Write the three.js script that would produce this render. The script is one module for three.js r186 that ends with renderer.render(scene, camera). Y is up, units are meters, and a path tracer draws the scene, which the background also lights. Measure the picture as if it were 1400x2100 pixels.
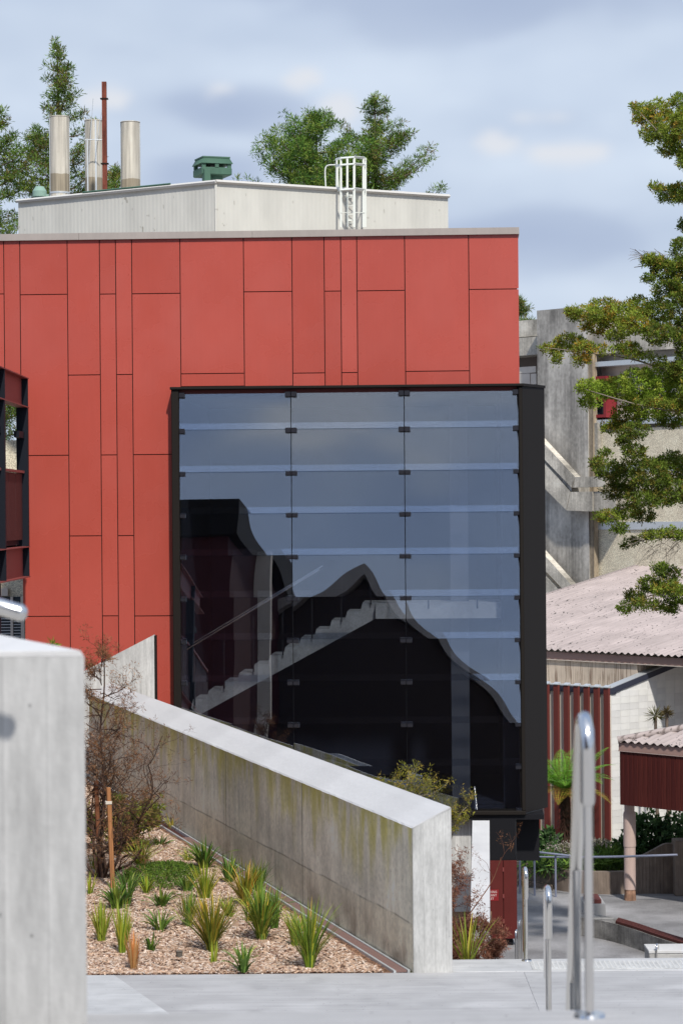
import * as THREE from 'three';
import { mergeGeometries } from 'three/addons/utils/BufferGeometryUtils.js';

// ---------------------------------------------------------------- camera, sky, sun, exposure
const scene = new THREE.Scene();
const EYE = 4.76, FOC = 5250, ROLL = 0.0083;                       // eye height over the landing, focal length and roll as read from the photo (1400 x 2100)
const camera = new THREE.PerspectiveCamera(22.62, 682 / 1024, 0.3, 3000);
camera.position.set(0, EYE, 0);
camera.rotation.set(0, 0, -ROLL);
camera.focus = 46; camera.userData.fStop = 5.6;
const renderer = new THREE.WebGLRenderer({ antialias: true });
renderer.toneMapping = THREE.LinearToneMapping;
renderer.toneMappingExposure = 1.0;
renderer.shadowMap.enabled = true;

const SUN = new THREE.Vector3(0.22, 1, 0.52).normalize();
const sun = new THREE.DirectionalLight(new THREE.Color(1, 0.955, 0.89), 4.3);
sun.position.copy(SUN).multiplyScalar(150); sun.target.position.set(0, 0, -50);
sun.castShadow = true; sun.shadow.radius = 4; sun.shadow.mapSize.set(4096, 4096);
Object.assign(sun.shadow.camera, { left: -60, right: 60, top: 80, bottom: -80, near: 1, far: 400 });
scene.add(sun, sun.target);

// seeded random numbers and periodic noise
function rng(seed) { let s = seed >>> 0; return () => { s = (s + 0x6d2b79f5) | 0; let t = Math.imul(s ^ (s >>> 15), 1 | s); t = (t + Math.imul(t ^ (t >>> 7), 61 | t)) ^ t; return ((t ^ (t >>> 14)) >>> 0) / 4294967296; }; }
const hash = (x, y, s) => { let h = Math.imul(x, 374761393) ^ Math.imul(y, 668265263) ^ Math.imul(s, 1274126177); h = Math.imul(h ^ (h >>> 13), 1274126177); return ((h ^ (h >>> 16)) >>> 0) / 4294967296; };
const mod = (a, n) => ((a % n) + n) % n, sm = (t) => t * t * (3 - 2 * t), lerp = (a, b, t) => a + (b - a) * t, clamp = (x, a = 0, b = 1) => Math.min(b, Math.max(a, x));
const sstep = (a, b, x) => sm(clamp((x - a) / (b - a)));
function vnoise(x, y, px, py, s) { const xi = Math.floor(x), yi = Math.floor(y), u = sm(x - xi), v = sm(y - yi), X0 = mod(xi, px), X1 = mod(xi + 1, px), Y0 = mod(yi, py), Y1 = mod(yi + 1, py); return lerp(lerp(hash(X0, Y0, s), hash(X1, Y0, s), u), lerp(hash(X0, Y1, s), hash(X1, Y1, s), u), v); }
function fbm(u, v, fx, fy, oct, s) { let a = 0.5, t = 0, n = 0; for (let i = 0; i < oct; i++) { t += a * vnoise(u * fx, v * fy, fx, fy, s + i * 17); n += a; a *= 0.5; fx *= 2; fy *= 2; } return t / n; }

// a direction in the world for a point of the photograph
const rayOf = (px, py) => { const dx = px - 700, dy = py - 1050; return new THREE.Vector3((dx - ROLL * dy) / FOC, -(dy + ROLL * dx) / FOC, -1); };
const at = (px, py, d) => rayOf(px, py).multiplyScalar(d).add(camera.position);
function ground(px, py, y = 0) { const r = rayOf(px, py); return r.multiplyScalar((y - EYE) / r.y).add(camera.position); }

{ // the sky: pale blue air with soft grey-blue cloud sheets and brighter puffs
  const W = 2048, H = 1024, data = new Float32Array(W * H * 4), dir = new THREE.Vector3();
  const puff = (az, el, [a, e, sa, se]) => Math.exp(-(((az - a) / sa) ** 2) - (((el - e) / se) ** 2));
  const dark = [[3.2, 11.2, 5.5, 0.9], [-0.5, 11.6, 3, 0.5], [-3.2, 7.6, 2.0, 0.6], [4.2, 6.0, 3.2, 0.65], [-2.4, 8.9, 1.6, 0.5]];
  const white = [[-1.0, 9.55, 0.55, 0.22], [0.1, 9.0, 0.6, 0.4], [4.0, 8.65, 0.8, 0.16], [3.5, 8.2, 0.5, 0.28], [4.9, 7.9, 0.7, 0.25], [-5.3, 9.25, 0.6, 0.2], [-2.8, 9.35, 0.5, 0.16]];
  for (let j = 0; j < H; j++) for (let i = 0; i < W; i++) {
    const th = ((i + 0.5) / W - 0.5) * 2 * Math.PI, ph = ((j + 0.5) / H - 0.5) * Math.PI;
    dir.set(Math.cos(ph) * Math.cos(th), Math.sin(ph), Math.cos(ph) * Math.sin(th));
    const az = Math.atan2(dir.x, -dir.z) * 180 / Math.PI, el = ph * 180 / Math.PI;
    const u = i / W, v = j / H, e = Math.max(el, 0);
    // cloud sheets, longer sideways than up; finer puffs on top
    const sheet = fbm(u, v, 14, 22, 6, 5), fine = fbm(u, v, 60, 60, 5, 91);
    const front = sstep(34, 20, Math.abs(az)) * sstep(30, 16, e);   // the cloud bank that fills the view; blue shows between the clouds elsewhere
    let c = clamp((sheet - 0.40) * 3.4 + (fine - 0.5) * 1.1); c = Math.max(c, front * (0.86 + 0.14 * c));
    const k0 = clamp(e / 30), base = [lerp(0.42, 0.29, k0), lerp(0.54, 0.42, k0), lerp(0.77, 0.73, k0)];
    const body = [0.60, 0.695, 0.84].map((x) => x * lerp(1, 1.12, clamp(e / 50)) * lerp(1.03, 0.95, fine));
    let rgb = base.map((x, k) => lerp(x, body[k], c));
    const hi = sstep(0.55, 0.8, fine) * sstep(0.3, 0.7, c) * (1 - front);
    rgb = rgb.map((x, k) => lerp(x, [0.84, 0.87, 0.92][k], hi * 0.5));
    const tex3 = fbm(u, v, 150, 190, 4, 166); rgb = rgb.map((x, k) => x * (1 + (tex3 - 0.5) * [0.34, 0.29, 0.2][k] * (e < 60 ? 1 : 0.4)));
    if (Math.abs(az) < 20 && el < 25 && el > -1) {
      const wob = (fine - 0.5) * 1.2, wo2 = (fbm(u, v, 90, 90, 4, 33) - 0.5) * 1.4;
      let d = 0, w = 0;
      const edge = fbm(u, v, 170, 230, 4, 66) - 0.5, soft = fbm(u, v, 110, 150, 4, 67) - 0.5;
      for (const p of dark) d = Math.max(d, puff(az + wob, el + wo2 * 0.35, p));
      for (const p of white) w = Math.max(w, puff(az + wo2, el + wob * 0.45, p));
      d = d * 0.55 + 0.45 * sstep(0.22, 0.62, d + soft * 1.1); w = sstep(0.34, 0.72, w + edge * 1.7) * clamp(w * 2.2);
      rgb = rgb.map((x, k) => lerp(x, [0.39, 0.475, 0.655][k], clamp(d * 0.82)));
      rgb = rgb.map((x, k) => lerp(x, [0.76, 0.79, 0.85][k], clamp(w * 0.95)));
    }
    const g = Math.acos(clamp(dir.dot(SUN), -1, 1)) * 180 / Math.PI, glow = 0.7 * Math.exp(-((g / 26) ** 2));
    if (el < 0) rgb = rgb.map((x) => x * 0.9);
    const o = (j * W + i) * 4;
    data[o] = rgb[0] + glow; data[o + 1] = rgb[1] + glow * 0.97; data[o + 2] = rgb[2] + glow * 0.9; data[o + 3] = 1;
  }
  const t = new THREE.DataTexture(data, W, H, THREE.RGBAFormat, THREE.FloatType);
  t.mapping = THREE.EquirectangularReflectionMapping; t.magFilter = THREE.LinearFilter; t.minFilter = THREE.LinearFilter; t.needsUpdate = true;
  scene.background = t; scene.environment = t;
}

// ---------------------------------------------------------------- textures and materials
function tex(w, h, fn, srgb = true) {                                // fn(u, v) -> [r, g, b] (shown values 0..1) or a number
  const d = new Uint8Array(w * h * 4);
  for (let j = 0; j < h; j++) for (let i = 0; i < w; i++) { const c = fn(i / w, j / h), o = (j * w + i) * 4; for (let k = 0; k < 3; k++) d[o + k] = clamp(typeof c === 'number' ? c : c[k]) * 255; d[o + 3] = 255; }
  const t = new THREE.DataTexture(d, w, h); t.wrapS = t.wrapT = THREE.RepeatWrapping; t.magFilter = THREE.LinearFilter; t.minFilter = THREE.LinearMipmapLinearFilter; t.generateMipmaps = true;
  if (srgb) t.colorSpace = THREE.SRGBColorSpace; t.needsUpdate = true; return t;
}
const scaled = (t, sx, sy = sx, ox = 0, oy = 0) => { const c = t.clone(); c.repeat.set(1 / sx, 1 / sy); c.offset.set(ox, oy); c.needsUpdate = true; return c; };
const T = {};
T.grain = tex(512, 512, (u, v) => { const a = fbm(u, v, 5, 5, 6, 1), b = fbm(u, v, 40, 40, 4, 2), p = hash(Math.floor(u * 512), Math.floor(v * 512), 3) > 0.9985 ? 0.6 : 1; return (0.86 + (a - 0.5) * 0.3 + (b - 0.5) * 0.14) * p; });
T.grainB = tex(512, 512, (u, v) => 0.5 + (fbm(u, v, 30, 30, 5, 4) - 0.5) * 0.8, false);
T.board = tex(1024, 512, (u, v) => {                                 // board-marked concrete: streaks run up and down
  const s = fbm(u, v, 70, 3, 4, 11), b = fbm(u, v, 9, 4, 5, 12), f = fbm(u, v, 200, 40, 3, 13), n = Math.floor(u * 24), edge = Math.abs(u * 24 - n - 0.5) > 0.47 ? 0.9 : 1;
  return (0.88 + (s - 0.5) * 0.16 + (b - 0.5) * 0.20 + (f - 0.5) * 0.10 + (hash(n, 0, 9) - 0.5) * 0.06) * lerp(1, edge, 0.6) * (hash(Math.floor(u * 200), Math.floor(v * 115), 99) > 0.9978 && Math.hypot(mod(u * 200, 1) - 0.5, mod(v * 115, 1) - 0.5) < 0.3 ? 0.78 : 1); });
T.boardB = tex(1024, 512, (u, v) => { const n = Math.floor(u * 24); return 0.5 + (fbm(u, v, 120, 6, 4, 15) - 0.5) * 0.6 + (hash(n, 1, 9) - 0.5) * 0.3 - (Math.abs(u * 24 - n - 0.5) > 0.47 ? 0.3 : 0); }, false);
T.mossWall = tex(2048, 256, (u, v) => {                              // 20 m of retaining wall, 1.8 m high: moss streaks that hang from the top, damp brown stains at the foot, pour joints
  const x = u * 20, y = v * 1.8, s = fbm(u, v, 170, 2, 4, 21), s2 = fbm(u, v, 60, 2, 4, 22), b = fbm(u, v, 30, 5, 6, 23), f = fbm(u, v, 500, 50, 3, 24), big = fbm(u, v, 12, 2, 4, 29);
  let g = 0.92 + (s - 0.5) * 0.20 + (b - 0.5) * 0.22 + (f - 0.5) * 0.16 + (big - 0.5) * 0.16;
  let c = [g, g * 0.98, g * 0.925];
  const len = 0.2 + 1.5 * s2, moss = clamp(sstep(0.30, 0.70, fbm(u, v, 80, 2, 5, 25)) * sstep(1.75 - len, 1.78 - len * 0.2, y) * (0.4 + 1.1 * b));
  c = [lerp(c[0], 0.76, moss * 0.6), lerp(c[1], 0.70, moss * 0.55), lerp(c[2], 0.34, moss * 0.75)];
  const st = sstep(0.5, 0.75, fbm(u, v, 60, 5, 5, 26)) * sstep(0.55, 0.05, y) * 0.35; c = c.map((k, i) => lerp(k, [0.46, 0.38, 0.34][i], st));
  for (const jx of [1.9, 4.4, 6.1, 9.3, 11.2, 15.4]) if (Math.abs(x - jx) < 0.011) c = c.map((k) => k * 0.72);
  const lift = 0.5 + 0.03 * (fbm(u, 0.5, 30, 2, 3, 27) - 0.5); c = c.map((k) => k * (1 - 0.26 * Math.exp(-(((y - lift) / 0.009) ** 2)) * sstep(0.2, 0.5, fbm(u, v, 50, 4, 3, 28))));
  if (y < lift) c = c.map((k, i) => k * [0.97, 0.96, 0.94][i]);
  if (hash(Math.floor(u * 2048), Math.floor(v * 256), 8) > 0.9988) c = c.map((k) => k * 0.55);
  return c; });
T.dirty = tex(512, 512, (u, v) => {                                  // old rain-streaked concrete
  const b = fbm(u, v, 5, 4, 6, 31), s = fbm(u, v, 44, 2, 4, 32), f = fbm(u, v, 60, 60, 3, 33); const g = 0.80 + (b - 0.5) * 0.55 + (s - 0.5) * 0.24 + (f - 0.5) * 0.18; return [g, g * 0.985, g * 0.955]; });
T.aggregate = tex(512, 512, (u, v) => { const h = hash(Math.floor(u * 128), Math.floor(v * 128), 5), f = fbm(u, v, 6, 6, 4, 34); const g = 0.88 + (h - 0.5) * 0.34 + (f - 0.5) * 0.15; return [g, g * 0.97, g * 0.9]; });
T.stain = tex(512, 256, (u, v) => { const s = fbm(u, v, 120, 2, 3, 41), k = sstep(0.55, 0.72, s) * sstep(0.2, 0.9, fbm(u, v, 20, 3, 4, 42) + 0.15); const g = 0.9 + (fbm(u, v, 12, 6, 4, 43) - 0.5) * 0.16; return [lerp(g, 0.42, k * 0.7), lerp(g * 0.97, 0.34, k * 0.7), lerp(g * 0.93, 0.30, k * 0.7)]; });
T.roof = tex(1024, 1024, (u, v) => { const sp = fbm(u, v, 170, 60, 2, 44), b = fbm(u, v, 8, 8, 5, 45), d = fbm(u, v, 110, 5, 3, 47); let g = 0.88 + (b - 0.5) * 0.18 + (d - 0.5) * 0.1; let c = [g, g * 0.955, g * 0.94]; const k = sstep(0.74, 0.80, sp) * 0.75 * sstep(0.35, 0.55, fbm(u, v, 12, 12, 3, 46)); const w = Math.abs(mod(u * 20, 1) - 0.5), valleyDark = sstep(0.16, 0.03, w + (fbm(u, v, 160, 40, 3, 48) - 0.5) * 0.14) * (0.35 + 0.65 * fbm(u, v, 40, 12, 4, 49)); return c.map((x, i) => lerp(lerp(x, [0.50, 0.465, 0.445][i], valleyDark * 0.85), 0.25, k)); });  // roof sheet: darker broken lines along the rib valleys, dark spots
T.asphalt = tex(512, 512, (u, v) => { const h = hash(Math.floor(u * 256), Math.floor(v * 256), 6), b = fbm(u, v, 4, 4, 6, 51); return 0.78 + (b - 0.5) * 0.4 + (h - 0.5) * 0.16; });
T.broom = tex(512, 512, (u, v) => (0.88 + (fbm(u, v, 4, 90, 4, 53) - 0.5) * 0.10 + (fbm(u, v, 6, 6, 6, 54) - 0.5) * 0.16 - 0.035 * sstep(0.55, 0.75, fbm(u, v, 9, 8, 5, 55))) * (hash(Math.floor(u * 256), Math.floor(v * 256), 56) > 0.9986 ? 0.7 : 1));
T.stack = tex(512, 512, (u, v) => { const s = fbm(u, v, 26, 2, 4, 61), b = fbm(u, v, 6, 6, 5, 62); let g = 0.90 + (s - 0.5) * 0.42 + (b - 0.5) * 0.2; let c = [g, g * 0.975, g * 0.925]; const y = v + (b - 0.5) * 0.02; if (y > 0.47 && y < 0.60) c = [c[0] * 0.80, c[1] * 0.77, c[2] * 0.72]; if (y > 0.43 && y < 0.475) c = c.map((x) => Math.min(1, x * 1.12)); return c; });
T.wood = tex(256, 512, (u, v) => { const s = fbm(u, v, 30, 3, 4, 71); const g = 0.82 + (s - 0.5) * 0.4; return [g, g * 0.95, g * 0.88]; });
T.paint = tex(512, 512, (u, v) => 0.95 + (fbm(u, v, 6, 4, 5, 81) - 0.5) * 0.09 + (fbm(u, v, 60, 3, 3, 82) - 0.5) * 0.03);
T.flat = tex(512, 512, (u, v) => 0.965 + (fbm(u, v, 4, 3, 5, 181) - 0.5) * 0.045 + (fbm(u, v, 90, 4, 3, 182) - 0.5) * 0.02);
T.white = tex(512, 512, (u, v) => { const k = sstep(0.78, 0.86, fbm(u, v, 26, 22, 3, 84)) * sstep(0.5, 0.62, fbm(u, v, 6, 5, 3, 85)); const g = 0.93 + (fbm(u, v, 8, 3, 5, 83) - 0.5) * 0.12; return [lerp(g, 0.55, k * 0.5), lerp(g * 0.99, 0.53, k * 0.5), lerp(g * 0.96, 0.48, k * 0.5)]; });
T.rough = tex(256, 256, (u, v) => 0.6 + (fbm(u, v, 5, 5, 5, 86) - 0.5) * 0.5, false);
T.mulch = tex(512, 512, (u, v) => { const a = fbm(u, v, 90, 50, 3, 87), b = fbm(u, v, 6, 6, 4, 88); const g = 0.62 + (a - 0.5) * 0.9 + (b - 0.5) * 0.2; return [g, g * 0.86, g * 0.76]; });

const lin = (r, g, b) => new THREE.Color().setRGB(r, g, b);
const std = (c, rough = 0.85, o = {}) => new THREE.MeshPhysicalMaterial({ color: Array.isArray(c) ? lin(...c) : c, roughness: rough, specularIntensity: rough >= 0.6 && !o.metalness ? 0.4 : 1, ...o });
const M = {
  red: std([0.43, 0.077, 0.054], 0.48, { map: scaled(T.flat, 2.4), roughnessMap: scaled(T.rough, 3) }),
  redB: std([0.412, 0.0735, 0.051], 0.48, { map: scaled(T.flat, 2.4, 2.4, 0.4, 0.3), roughnessMap: scaled(T.rough, 3) }),
  redC: std([0.445, 0.081, 0.057], 0.50, { map: scaled(T.flat, 2.4, 2.4, 0.7, 0.6), roughnessMap: scaled(T.rough, 3) }),
  backing: std([0.035, 0.014, 0.012], 0.9),
  taupe: std([0.36, 0.315, 0.28], 0.45, { map: scaled(T.paint, 2) }),
  black: std([0.014, 0.0115, 0.0095], 0.62, { specularIntensity: 0.25 }),
  blackB: std([0.010, 0.010, 0.012], 0.5, { specularIntensity: 0.3 }),
  clip: std([0.018, 0.018, 0.024], 0.35, { metalness: 0.2 }),
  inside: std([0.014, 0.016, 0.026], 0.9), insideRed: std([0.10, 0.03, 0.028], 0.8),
  concrete: std([0.50, 0.49, 0.47], 0.9, { map: scaled(T.grain, 2.2), bumpMap: scaled(T.grainB, 0.9), bumpScale: 0.003 }),
  paving: std([0.475, 0.468, 0.463], 0.9, { map: scaled(T.broom, 2.6), bumpMap: scaled(T.grainB, 0.5), bumpScale: 0.002 }),
  pavingB: std([0.465, 0.459, 0.455], 0.9, { map: scaled(T.broom, 3.1, 2.3, 0.4, 0.6), bumpMap: scaled(T.grainB, 0.5), bumpScale: 0.002 }),
  pavingLight: std([0.56, 0.56, 0.555], 0.9, { map: scaled(T.broom, 2.1, 2.1, 0.3, 0.2) }),
  wallTop: std([0.585, 0.58, 0.57], 0.9, { map: scaled(T.paint, 3.1, 3.1, 0.2, 0.1), bumpMap: scaled(T.grainB, 1.1), bumpScale: 0.004 }),
  moss: std([0.80, 0.745, 0.655], 0.95, { map: scaled(T.mossWall, 20, 1.8), bumpMap: scaled(T.boardB, 3.2, 1.6), bumpScale: 0.004 }),
  board: std([0.62, 0.615, 0.59], 0.92, { map: scaled(T.board, 2.6, 1.5), bumpMap: scaled(T.boardB, 2.6, 1.5), bumpScale: 0.004 }),
  tower: std([0.60, 0.585, 0.56], 0.95, { map: scaled(T.dirty, 4.5, 6) }),
  towerPale: std([0.66, 0.63, 0.57], 0.95, { map: scaled(T.dirty, 3, 3, 0.3, 0.6) }),
  aggregate: std([0.82, 0.78, 0.69], 0.95, { map: scaled(T.aggregate, 2.2) }),
  cream: std([0.68, 0.60, 0.51], 0.85, { map: scaled(T.paint, 2) }),
  stained: std([0.74, 0.66, 0.57], 0.9, { map: scaled(T.stain, 3.5, 1.6) }),
  blockwork: std([0.74, 0.73, 0.70], 0.8, { map: scaled(T.paint, 1.6) }),
  mauve: std([0.42, 0.27, 0.23], 0.7, { map: scaled(T.paint, 2) }),
  brownRed: std([0.155, 0.035, 0.028], 0.65, { map: scaled(T.paint, 1.2) }),
  boards: std([0.115, 0.024, 0.021], 0.7, { map: scaled(T.wood, 0.4, 1.5) }),
  doorRed: std([0.105, 0.017, 0.0145], 0.6, { map: scaled(T.paint, 1.4) }),
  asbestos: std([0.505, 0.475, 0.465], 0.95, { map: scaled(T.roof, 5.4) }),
  flashing: std([0.045, 0.05, 0.075], 0.4, { metalness: 0.3 }),
  pink: std([0.52, 0.39, 0.34], 0.75, { map: scaled(T.paint, 1.4) }),
  planter: std([0.26, 0.205, 0.165], 0.92, { map: scaled(T.board, 1.8, 1) }),
  plaza: std([0.41, 0.40, 0.40], 0.92, { map: scaled(T.asphalt, 4) }),
  earth: std([0.16, 0.13, 0.10], 0.95, { map: scaled(T.grain, 3) }),
  white: std([0.60, 0.60, 0.575], 0.6, { map: scaled(T.white, 3.5) }),
  whiteTrim: std([0.50, 0.485, 0.45], 0.7),
  stack: std([0.60, 0.585, 0.55], 0.8, { map: T.stack }),
  rust: std([0.26, 0.075, 0.05], 0.75, { map: scaled(T.dirty, 0.5, 1.5) }),
  green: std([0.075, 0.155, 0.115], 0.6, { map: scaled(T.white, 1) }), greenPale: std([0.22, 0.33, 0.27], 0.6),
  galv: std([0.58, 0.60, 0.60], 0.45, { metalness: 0.5 }), cagePaint: std([0.64, 0.66, 0.60], 0.5),
  steel: std([0.72, 0.70, 0.67], 0.16, { metalness: 1 }),
  blueRail: std([0.24, 0.26, 0.34], 0.45, { metalness: 0.4 }),
  stake: std([0.46, 0.235, 0.115], 0.85, { map: scaled(T.wood, 0.2, 0.9) }), stakeDark: std([0.24, 0.105, 0.06], 0.85, { map: scaled(T.wood, 0.2, 0.9) }),
  mulch: std([0.46, 0.345, 0.265], 0.95, { map: scaled(T.mulch, 1.3) }),
  bark: std([0.15, 0.115, 0.09], 0.95), barkMid: std([0.22, 0.19, 0.155], 0.95), twig: std([0.19, 0.085, 0.05], 0.9), twigDark: std([0.075, 0.045, 0.032], 0.9),
  hallStone: std([0.27, 0.265, 0.255], 0.9, { map: scaled(T.grain, 1.2) }),
  darkGlass: new THREE.MeshPhysicalMaterial({ color: lin(0.03, 0.04, 0.05), roughness: 0.05 }),
  steelRed: std([0.20, 0.045, 0.04], 0.55), steelBlack: std([0.010, 0.012, 0.018], 0.6, { specularIntensity: 0.25 }), slatBrown: std([0.055, 0.018, 0.018], 0.6),
  glass: new THREE.MeshPhysicalMaterial({ color: lin(0.90, 0.93, 0.97), roughness: 0.0, transmission: 1, thickness: 0, ior: 2.33 }),
  leaf: new THREE.MeshPhysicalMaterial({ vertexColors: true, roughness: 0.75, side: THREE.DoubleSide, transmission: 0.35, thickness: 0, specularIntensity: 0.25 }),
  blade: new THREE.MeshPhysicalMaterial({ vertexColors: true, roughness: 0.55, side: THREE.DoubleSide, transmission: 0.3, thickness: 0, specularIntensity: 0.4 }),
};

// ---------------------------------------------------------------- helpers
const V = (x, y, z) => new THREE.Vector3(x, y, z);
const taken = new Map();
function numbered(n) { const k = taken.get(n) ?? 0; taken.set(n, k + 1); return k ? n + '_' + String(k).padStart(3, '0') : n; }
function uvMetres(g) {                                               // uv in metres from the side that each face shows
  if (g.index) { const h = g.toNonIndexed(); g = h; }
  if (!g.attributes.normal) g.computeVertexNormals();
  const p = g.attributes.position, n = g.attributes.normal, uv = new Float32Array(p.count * 2), a = V(), b = V(), c = V();
  for (let i = 0; i < p.count; i += 3) {
    a.fromBufferAttribute(p, i); b.fromBufferAttribute(p, i + 1).sub(a); c.fromBufferAttribute(p, i + 2).sub(a); b.cross(c);
    const ax = Math.abs(b.x), ay = Math.abs(b.y), az = Math.abs(b.z);
    for (let k = i; k < i + 3; k++) { const x = p.getX(k), y = p.getY(k), z = p.getZ(k); if (ay >= ax && ay >= az) { uv[k * 2] = x; uv[k * 2 + 1] = z; } else if (ax >= az) { uv[k * 2] = z; uv[k * 2 + 1] = y; } else { uv[k * 2] = x; uv[k * 2 + 1] = y; } }
  }
  g.setAttribute('uv', new THREE.BufferAttribute(uv, 2)); return g;
}
const keep = (g) => { for (const k of Object.keys(g.attributes)) if (!['position', 'normal', 'uv'].includes(k)) g.deleteAttribute(k); return g; };
function merge(gs) { gs = (Array.isArray(gs) ? gs : [gs]).map((g) => keep(g.index ? g.toNonIndexed() : g)); return gs.length > 1 ? mergeGeometries(gs) : gs[0]; }
function obj(name, gs, m, parent = scene, uv = true) {
  let g = merge(gs); if (uv) g = uvMetres(g);
  const o = new THREE.Mesh(g, m); o.name = parent === scene ? numbered(name) : name; o.castShadow = o.receiveShadow = true; parent.add(o); return o;
}
function thing(name, label, category, pos = [0, 0, 0], turn = 0, group) { const o = new THREE.Group(); o.name = numbered(name); o.position.set(...pos); o.rotation.y = turn; scene.add(o); return tag(o, label, category, group); }
function tag(o, label, category, group, kind) { if (label) o.userData.label = label; if (category) o.userData.category = category; if (group) o.userData.group = group; if (kind) o.userData.kind = kind; return o; }
const struct = (name, gs, m) => tag(obj(name, gs, m), null, null, null, 'structure');
const bx = (x0, x1, y0, y1, z0, z1) => new THREE.BoxGeometry(Math.abs(x1 - x0), Math.abs(y1 - y0), Math.abs(z1 - z0)).translate((x0 + x1) / 2, (y0 + y1) / 2, (z0 + z1) / 2);
function bev(x0, x1, y0, y1, z0, z1, r = 0.012) {                    // box whose edges are chamfered
  const w = Math.abs(x1 - x0), h = Math.abs(y1 - y0), s = new THREE.Shape([[r, 0], [w - r, 0], [w, r], [w, h - r], [w - r, h], [r, h], [0, h - r], [0, r]].map((p) => new THREE.Vector2(...p)));
  const d = Math.abs(z1 - z0); return new THREE.ExtrudeGeometry(s, { depth: d - 2 * r, bevelEnabled: true, bevelThickness: r, bevelSize: r, bevelOffset: -r, bevelSegments: 1 }).translate(Math.min(x0, x1), Math.min(y0, y1), Math.min(z0, z1) + r);
}
function hexa(b, t) {                                                // solid from four floor points and four top points
  const P = [...b, ...t], F = [[0, 1, 2, 3], [4, 5, 6, 7], [0, 1, 5, 4], [1, 2, 6, 5], [2, 3, 7, 6], [3, 0, 4, 7]], c = P.reduce((s, p) => s.add(p), V()).multiplyScalar(1 / 8), pos = [];
  for (const f of F) { const q = f.map((i) => P[i]), n = q[1].clone().sub(q[0]).cross(q[2].clone().sub(q[0])), m = q.reduce((s, p) => s.add(p), V()).multiplyScalar(0.25).sub(c); if (n.dot(m) < 0) q.reverse(); for (const i of [0, 1, 2, 0, 2, 3]) pos.push(q[i].x, q[i].y, q[i].z); }
  const g = new THREE.BufferGeometry(); g.setAttribute('position', new THREE.Float32BufferAttribute(pos, 3)); g.computeVertexNormals(); g.setAttribute('uv', new THREE.Float32BufferAttribute(new Float32Array(pos.length / 3 * 2), 2)); return g;
}
const tube = (pts, r, n = 24, rad = 10, closed = false) => new THREE.TubeGeometry(new THREE.CatmullRomCurve3(pts, closed, 'centripetal'), n, r, rad, closed);
function poly(pts, depth) { return new THREE.ExtrudeGeometry(new THREE.Shape(pts.map((p) => new THREE.Vector2(p[0], p[1]))), { depth, bevelEnabled: false }); }
const cyl = (r0, r1, h, x, y, z, n = 24) => new THREE.CylinderGeometry(r1, r0, h, n).translate(x, y + h / 2, z);
function bar(a, b, w, h = w) { const d = b.clone().sub(a), g = new THREE.BoxGeometry(w, d.length(), h); g.applyQuaternion(new THREE.Quaternion().setFromUnitVectors(V(0, 1, 0), d.clone().normalize())); const m = a.clone().add(b).multiplyScalar(0.5); return g.translate(m.x, m.y, m.z); }
function loc(group, px, py, z0 = 0) {                                // where a point of the photo falls on the plane z = z0 of a group's own frame
  group.updateMatrixWorld(true); const inv = group.matrixWorld.clone().invert(), o = camera.position.clone().applyMatrix4(inv), d = rayOf(px, py).transformDirection(inv), k = (z0 - o.z) / d.z; return d.multiplyScalar(k).add(o);
}

// ---------------------------------------------------------------- plant builders
class Leaves {                                                       // many small pointed leaves in one geometry with a colour each
  constructor() { this.p = []; this.c = []; this.n = []; }
  leaf(at, dir, side, len, wid, col) {
    const a = at, b = at.clone().addScaledVector(dir, len * 0.5).addScaledVector(side, wid * 0.5), c = at.clone().addScaledVector(dir, len), d = at.clone().addScaledVector(dir, len * 0.5).addScaledVector(side, -wid * 0.5), n = side.clone().cross(dir).normalize();
    for (const v of [a, b, c, a, c, d]) { this.p.push(v.x, v.y, v.z); this.n.push(n.x, n.y, n.z); this.c.push(...col); }
  }
  strip(pts, wid, col, tip = col) {                                  // a blade along points
    const n = pts.length; for (let i = 0; i < n - 1; i++) {
      const d = pts[i + 1].clone().sub(pts[i]).normalize(), s = (this.side ?? V(0, 0, 1)).clone().cross(d).normalize(); if (s.lengthSq() < 0.1) s.set(1, 0, 0);
      const w = (k) => wid * (k / (n - 1) < 0.35 ? lerp(0.7, 1, k / (n - 1) / 0.35) : Math.max(0, 1 - ((k / (n - 1) - 0.35) / 0.65) ** 1.6)), a = pts[i].clone().addScaledVector(s, w(i) / 2), b = pts[i].clone().addScaledVector(s, -w(i) / 2), e = pts[i + 1].clone().addScaledVector(s, w(i + 1) / 2), f = pts[i + 1].clone().addScaledVector(s, -w(i + 1) / 2), nn = d.clone().cross(s);
      const c0 = col.map((x, k) => lerp(x, tip[k], i / (n - 1))), c1 = col.map((x, k) => lerp(x, tip[k], (i + 1) / (n - 1)));
      for (const [v, c] of [[a, c0], [b, c0], [f, c1], [a, c0], [f, c1], [e, c1]]) { this.p.push(v.x, v.y, v.z); this.n.push(nn.x, nn.y, nn.z); this.c.push(...c); }
    }
  }
  build(name, parent, m = M.leaf) { const g = new THREE.BufferGeometry(); g.setAttribute('position', new THREE.Float32BufferAttribute(this.p, 3)); g.setAttribute('normal', new THREE.Float32BufferAttribute(this.n, 3)); g.setAttribute('color', new THREE.Float32BufferAttribute(this.c, 3)); const o = new THREE.Mesh(g, m); o.name = parent === scene ? numbered(name) : name; o.castShadow = o.receiveShadow = true; parent.add(o); return o; }
}
const dirOf = (R) => { const z = R() * 2 - 1, a = R() * 6.2832, r = Math.sqrt(1 - z * z); return V(r * Math.cos(a), z, r * Math.sin(a)); };
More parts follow.
